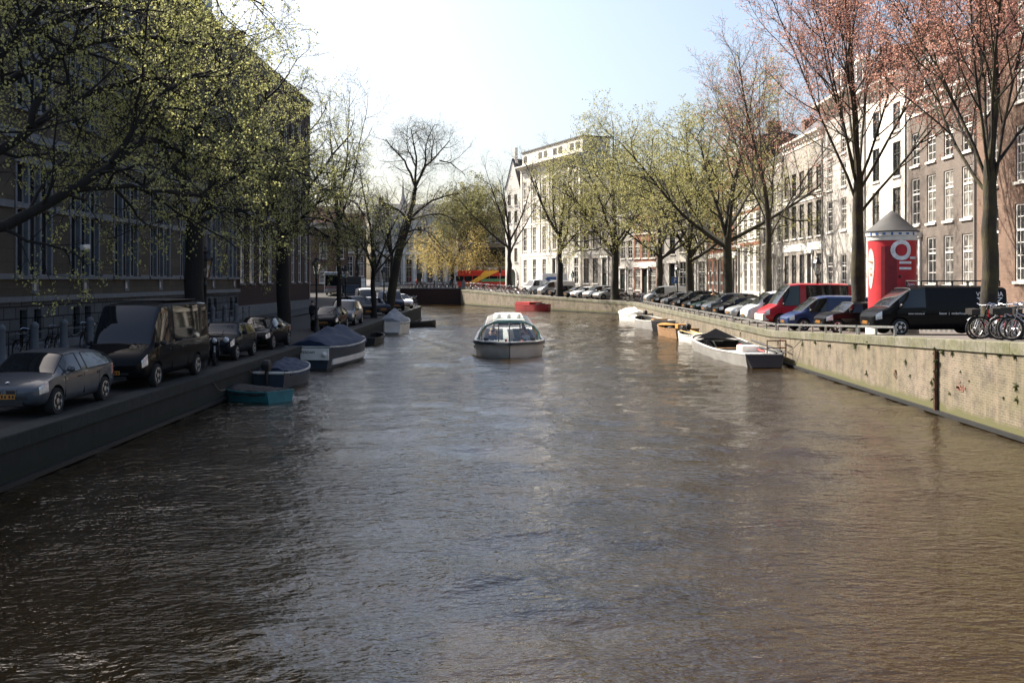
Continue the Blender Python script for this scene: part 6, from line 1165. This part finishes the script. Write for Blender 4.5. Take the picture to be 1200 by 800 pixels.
# ------------------------------------------------------------------ bicycles and scooter
def bicycle(kind):
    fm = {'a': 'black_paint', 'b': 'silver_paint', 'c': 'red_paint'}[kind]; root = empty('bicycle', (0, 0, -50), 0, 'x', 'bicycle'); rw = .34
    w_ = MB(); w_.lathe([(rw - .045, -.018), (rw, -.022), (rw + .012, 0), (rw, .022), (rw - .045, .018), (rw - .05, 0), (rw - .045, -.018)], 22, 0, ax='y', caps=False)
    sp_ = MB(); sp_.lathe([(rw - .05, -.014), (rw - .05, .014), (rw - .065, .014), (rw - .065, -.014), (rw - .05, -.014)], 22, 0, ax='y', caps=False)
    for k in range(14): a = 2*PI*k/14; sp_.tube([(.02*math.cos(a + .6), .02*(-1)**k, .02*math.sin(a + .6)), ((rw - .055)*math.cos(a), 0, (rw - .055)*math.sin(a))], .004, 3)
    sp_.tube([(0, -.05, 0), (0, .05, 0)], .022, 6); wm_, sm = w_.mesh('wheel', M['tyre'], 50), sp_.mesh('spokes', M['chrome'])
    for x in (-.54, .54): o = link('wheel', wm_, root, (x, 0, rw + .012)); link('spokes', sm, o)
    z0 = rw + .012; m = MB(); T = lambda pts, r=.018: m.tube(pts, r, 6)
    T([(-.08, 0, .30), (-.22, 0, .88)]); T([(-.08, 0, .30), (.40, 0, .72)]); T([(-.20, 0, .76) if kind != 'b' else (-.14, 0, .52), (.385, 0, .80)]); T([(.37, 0, .92), (.42, 0, .68)], .022)
    for s in (-.05, .05): T([(.42, s*.8, .68), (.54, s, z0)], .013); T([(-.08, s, .30), (-.54, s, z0)], .012); T([(-.20, s*.5, .78), (-.54, s, z0)], .011)
    m.build('frame', M[fm], root)
    for x in (-.54, .54):
        m = MB(); a0, a1 = (.3, 2.9) if x < 0 else (.7, 2.6); m.loft([[(x + (rw + .04)*math.cos(a), y, z0 + (rw + .04)*math.sin(a)) for y in (-.025, .025)] for a in np.linspace(a0, a1, 9)], 0, closed=False, caps=False); m.build('mudguard', M[fm], root)
    m = MB(); m.tube([(.37, 0, .92), (.34, 0, 1.06)], .015, 6); m.tube([(.14, -.30, 1.04), (.28, -.27, 1.10), (.36, -.06, 1.07), (.36, .06, 1.07), (.28, .27, 1.10), (.14, .30, 1.04)], .014, 6); m.build('handlebar', M['chrome'], root)
    m = MB(); m.tube([(-.22, 0, .88), (-.235, 0, .96)], .014, 6); m.loft([[(-.40, -.10, .97), (-.40, .10, .97), (-.40, .09, 1.02), (-.40, -.09, 1.02)], [(-.25, -.08, .96), (-.25, .08, .96), (-.25, .07, 1.01), (-.25, -.07, 1.01)], [(-.10, -.02, .96), (-.10, .02, .96), (-.10, .02, 1.0), (-.10, -.02, 1.0)]]); m.build('saddle', M['leather'], root)
    m = MB(); m.b(-.82, -.42, -.07, .07, .735, .75); [m.tube([(-.78, s, .74), (-.56, s*.8, z0 + .01)], .007, 4) for s in (-.06, .06)]; m.build('carrier', M['iron'], root)
    m = MB(); m.lathe([(.09, -.012), (.09, .012)], 12, 0, (-.08, .30), ax='y'); m.tube([(-.08, .05, .30), (.04, .09, .18)], .012, 4); m.tube([(-.08, -.05, .30), (-.2, -.09, .42)], .012, 4); m.build('crank', M['steel'], root)
    if kind == 'b': m = MB(); m.b(.50, .80, -.15, .15, .78, .96); m.build('basket', M['leather'], root)
    return root
BK = {k: bicycle(k) for k in 'abc'}; BUSED = set()
def bike(k, x, y, z, rz, label, group, tilt=0):
    o = copy_tree(BK[k]) if k in BUSED else BK[k]; BUSED.add(k); o.location = (x, y, z); o.rotation_euler = (tilt, 0, rz); o['label'] = label; o['group'] = group
rb = random.Random(4); GBK = 'bicycles parked at the sunny quay edge'
NB = [(1150, 31.2, 'b', PI + .25, 'nearest silver bicycle with front basket leaning by the knobbly tree'), (1162, 30.6, 'a', PI - .5, 'black bicycle leaning on the silver one by the knobbly tree'), (1176, 30.2, 'c', PI + .6, 'red framed bicycle by the knobbly tree'), (1184, 29.6, 'b', PI - .15, 'silver bicycle with its wheel over the quay edge, right of the red framed one'), (1193, 29.0, 'a', PI + .35, 'black bicycle half out of the frame beyond the red framed one'), (1199, 28.4, 'b', PI - .5, 'silver bicycle cut by the edge of the photo'), (1172, 32.2, 'a', PI + .1, 'black bicycle standing behind the red framed one'), (1166, 31.6, 'c', PI - .3, 'red framed bicycle half hidden behind the black leaning one'), (1188, 31.0, 'a', PI - .6, 'black bicycle angled behind the silver one with its wheel over the edge'), (1198, 30.4, 'b', PI + .3, 'silver bicycle at the back of the group by the knobbly tree')]
for px, d, k, rz, lab in NB: bike(k, atx(px, d) + .25, d, zR(d) + .005, rz, lab, GBK, rb.uniform(-.12, .12))
m = MB(); GF = 'bicycles packed along the far quay edge'
for i in range(26):
    y = 108.5 + .52*i; x = edge_x(EDGE_R, y) + 1.3 + rb.uniform(0, 1.0) + (.9 if i % 2 else 0); bike('abac'[i % 4], x, y, zR(y) + .005, PI + rb.uniform(-.5, .3), 'bicycle in the dense rack beside the silver grey van', GF, rb.uniform(-.12, .12))
for i in range(34):
    t = i/33; y = 141 + 26*t; x = edge_x(EDGE_R, y) + .9 + rb.uniform(0, .5) + (.9 if i % 2 else 0); bike('abca'[i % 4], x, y, zR(y) + .005, 2.5 + PI/2 + rb.uniform(-.5, .5), 'bicycle in the dense rack in front of the red open-top bus', 'bicycles racked before the tour bus', rb.uniform(-.12, .12))
for i in range(15):
    bike('abc'[i % 3], -19.6 + i*.62 + rb.uniform(-.15, .15), 164.0 + rb.uniform(-.2, .3), 2.63, rb.uniform(-.15, .15) + (PI if i % 2 else 0), 'bicycle chained along the far bridge railing', 'bicycles on the far bridge', rb.uniform(-.1, .1))
for i in range(4): bike('ab'[i % 2], -11.0 - .35*i, 102.4 - .1*i, zL(102.5) + .005, -.9 + .2*i, 'bicycle standing at the shaded quay corner above the small dark boat', 'bicycles at the quay corner', .05)
for i, y in enumerate((38.6, 41.0, 44.0)): bike('a', -19.3, y, zL(y) + .13, PI/2 + .1*i, ['black bicycle in shade against the iron railing nearest the hatchback', 'black bicycle leaning on the iron railing between two stone posts', 'black bicycle on the iron railing behind the black van'][i], 'bicycles against the shaded railing', .12)
def scooter(loc, rz):
    g = empty('scooter', loc, rz, 'dark motor scooter parked behind the big black van', 'scooter'); tm, rm = wheel_meshes(.24, 'disc')
    for x in (-.58, .62): o = link('wheel', tm, g, (x, 0, .24), scale=(1, .55, 1)); link('rim', rm, o)
    m = MB(); m.loft([[(x, -w_, z0), (x, w_, z0), (x, w_*.8, z1), (x, -w_*.8, z1)] for x, w_, z0, z1 in ((-.85, .10, .55, .70), (-.6, .17, .38, .74), (-.2, .17, .30, .72), (-.08, .14, .24, .34), (.25, .14, .24, .30), (.38, .18, .26, .60), (.50, .16, .55, .95), (.46, .08, .85, 1.02))]); m.build('body', M['dark_paint'], g, smooth=50, bevel=.02)
    m = MB(); m.b(-.8, -.1, -.14, .14, .74, .84); m.build('saddle', M['leather'], g, bevel=.04); m = MB(); m.tube([(.46, 0, .98), (.42, 0, 1.06)], .03, 6); m.tube([(.34, -.34, 1.08), (.44, 0, 1.06), (.34, .34, 1.08)], .02, 6); m.build('handlebar', M['plastic'], g)
    m = MB(); m.ball((.53, 0, .90), .10, 8, sq=(.6, 1, 1)); m.build('headlight', M['lamp_lens'], g, smooth=60); m = MB(); [m.tube([(.42, s, 1.06), (.38, s*1.3, 1.25)], .01, 4) or m.ball((.38, s*1.3, 1.28), .06, 5) for s in (-.25, .25)]; m.build('mirror', M['plastic'], g); m = MB(); m.tube([(.48, 0, .7), (.62, 0, .24)], .04, 6); m.build('fork', M['steel'], g)
scooter((-11.35, 37.0, zL(37)), LH + .25)

# ------------------------------------------------------------------ people
def person_mesh(name, J, E, rad, shirt, legs, hair=True, cut=None):
    me = bpy.data.meshes.new(name); me.from_pydata(J, E, []); o = bpy.data.objects.new(name, me); COL.objects.link(o); sk = o.modifiers.new('skin', 'SKIN'); sk.use_smooth_shade = True
    lay = me.skin_vertices[0].data if me.skin_vertices else None
    if lay is None: bm = bmesh.new(); bm.from_mesh(me); bm.verts.layers.skin.verify(); bm.to_mesh(me); bm.free(); lay = me.skin_vertices[0].data
    for i, r in enumerate(rad): lay[i].radius = (r, r) if not hasattr(r, '__len__') else r
    lay[0].use_root = True; o.modifiers.new('ss', 'SUBSURF').levels = 1; o.modifiers['ss'].render_levels = 1; b = evaluated(o, name); bpy.data.objects.remove(o)
    for x in (M[shirt], M['skin'], M[legs]): 
        b.materials.append(x)
    zneck, zhip = cut
    for p in b.polygons:
        c = p.center; p.material_index = 1 if c.z > zneck else (2 if c.z < zhip else 0); p.use_smooth = True
    return b
JS = [(0, 0, .90), (0, 0, 1.12), (0, 0, 1.38), (0, 0, 1.50), (.02, 0, 1.62), (.01, 0, 1.72), (0, .17, 1.40), (.02, .24, 1.14), (.12, .23, .90), (.16, .22, .80), (0, -.17, 1.40), (-.02, -.24, 1.14), (.06, -.24, .90), (.10, -.23, .80), (.02, .09, .86), (.06, .10, .48), (.0, .10, .08), (.14, .11, .04), (-.02, -.09, .86), (-.06, -.10, .48), (-.16, -.10, .10), (-.03, -.11, .04)]
ES = [(0, 1), (1, 2), (2, 3), (3, 4), (4, 5), (2, 6), (6, 7), (7, 8), (8, 9), (2, 10), (10, 11), (11, 12), (12, 13), (0, 14), (14, 15), (15, 16), (16, 17), (0, 18), (18, 19), (19, 20), (20, 21)]
RS = [(.15, .12), (.15, .11), (.16, .11), .055, .095, .07, .07, .048, .04, .035, .07, .048, .04, .035, .095, .065, .045, .04, .095, .065, .045, .04]
JT = [(0, 0, .50), (0, 0, .72), (.0, 0, .95), (.01, 0, 1.06), (.04, 0, 1.18), (.03, 0, 1.27), (0, .17, .97), (.05, .22, .74), (.25, .16, .62), (.32, .12, .62), (0, -.17, .97), (.05, -.22, .74), (.25, -.16, .62), (.32, -.12, .62), (.06, .10, .48), (.42, .11, .48), (.42, .11, .12), (.52, .11, .08), (.06, -.10, .48), (.42, -.11, .48), (.42, -.11, .12), (.52, -.11, .08)]
def face_hair(parent, x, z, hm):
    m = MB(); m.ball((x - .012, 0, z + .035), .105, 8, sq=(1, .9, 1)); o = m.build('hair', M[hm], parent, smooth=60); m = MB(); [m.ball((x + .095, s, z - .015), .014, 4) for s in (-.035, .035)]; m.build('eye', M['ink'], parent); m = MB(); m.ball((x + .10, 0, z - .04), .02, 5); m.build('nose', M['skin'], parent)
shirts = ['cloth_white', 'cloth_blue', 'hull_red', 'cloth_black', 'cloth_grey', 'bus_yellow']; hn = {'cloth_white': 'white', 'cloth_blue': 'blue', 'hull_red': 'red', 'cloth_black': 'black', 'cloth_grey': 'grey', 'bus_yellow': 'yellow'}
for i in range(12):
    sh = shirts[i % 6]; row, s = divmod(i, 2); x = 5.02 - row*1.5; me = person_mesh('person', JT, ES, RS, sh, 'cloth_black', cut=(1.03, .56)); ang = -PI/2 + .02
    lx, ly = x, (-.95 if s else .95); o = link('person', me, None, (-.75 + lx*math.cos(ang) - ly*math.sin(ang), 61.6 + lx*math.sin(ang) + ly*math.cos(ang), .0), (0, 0, ang)); tag(o, f'passenger in {hn[sh]} top seated in row {row + 1} of the tour boat', 'person', 'passengers in the tour boat'); face_hair(o, .035, 1.22, 'leather' if i % 3 else 'wood')
for i, (x, y, z, rz, sh, lab) in enumerate(((atx(366, 63.5), 63.5, zL(63), 1.2, 'cloth_black', 'person in dark clothes walking by the lamp post on the shaded street'), (-14.2, 163.9, 2.64, 0, 'cloth_black', 'person in black standing at the far bridge railing'), (-11.6, 164.1, 2.64, PI, 'cloth_blue', 'person in blue crossing the far bridge'), (-17.3, 165.5, 2.64, 0, 'hull_red', 'person in red crossing the far bridge'), (-16.4, 165.7, 2.64, 0, 'cloth_grey', 'person in grey walking beside the one in red on the far bridge'), (atx(1128, 47), 47, zR(47), PI/2, 'cloth_blue', 'person in blue walking behind the black lettered van'), (atx(972, 60.5), 60.5, zR(60), -1.2, 'hull_red', 'person in red top walking behind the large red van'), (atx(836, 84), 84, zR(84), 1.5, 'wood_orange', 'person in orange top behind the dark parked cars'), (atx(607, 160), 160.5, 2.5, .4, 'cloth_white', 'person in white top before the arched doorway'))):
    o = link('person', person_mesh('person', JS, ES, RS, sh, 'cloth_black', cut=(1.47, .88)), None, (x, y, z), (0, 0, rz)); tag(o, lab, 'person'); face_hair(o, .02, 1.66, 'leather')
flank_marks(tour, 1); flank_marks(tour, -1)
tour.scale = (.95, .95, .92)
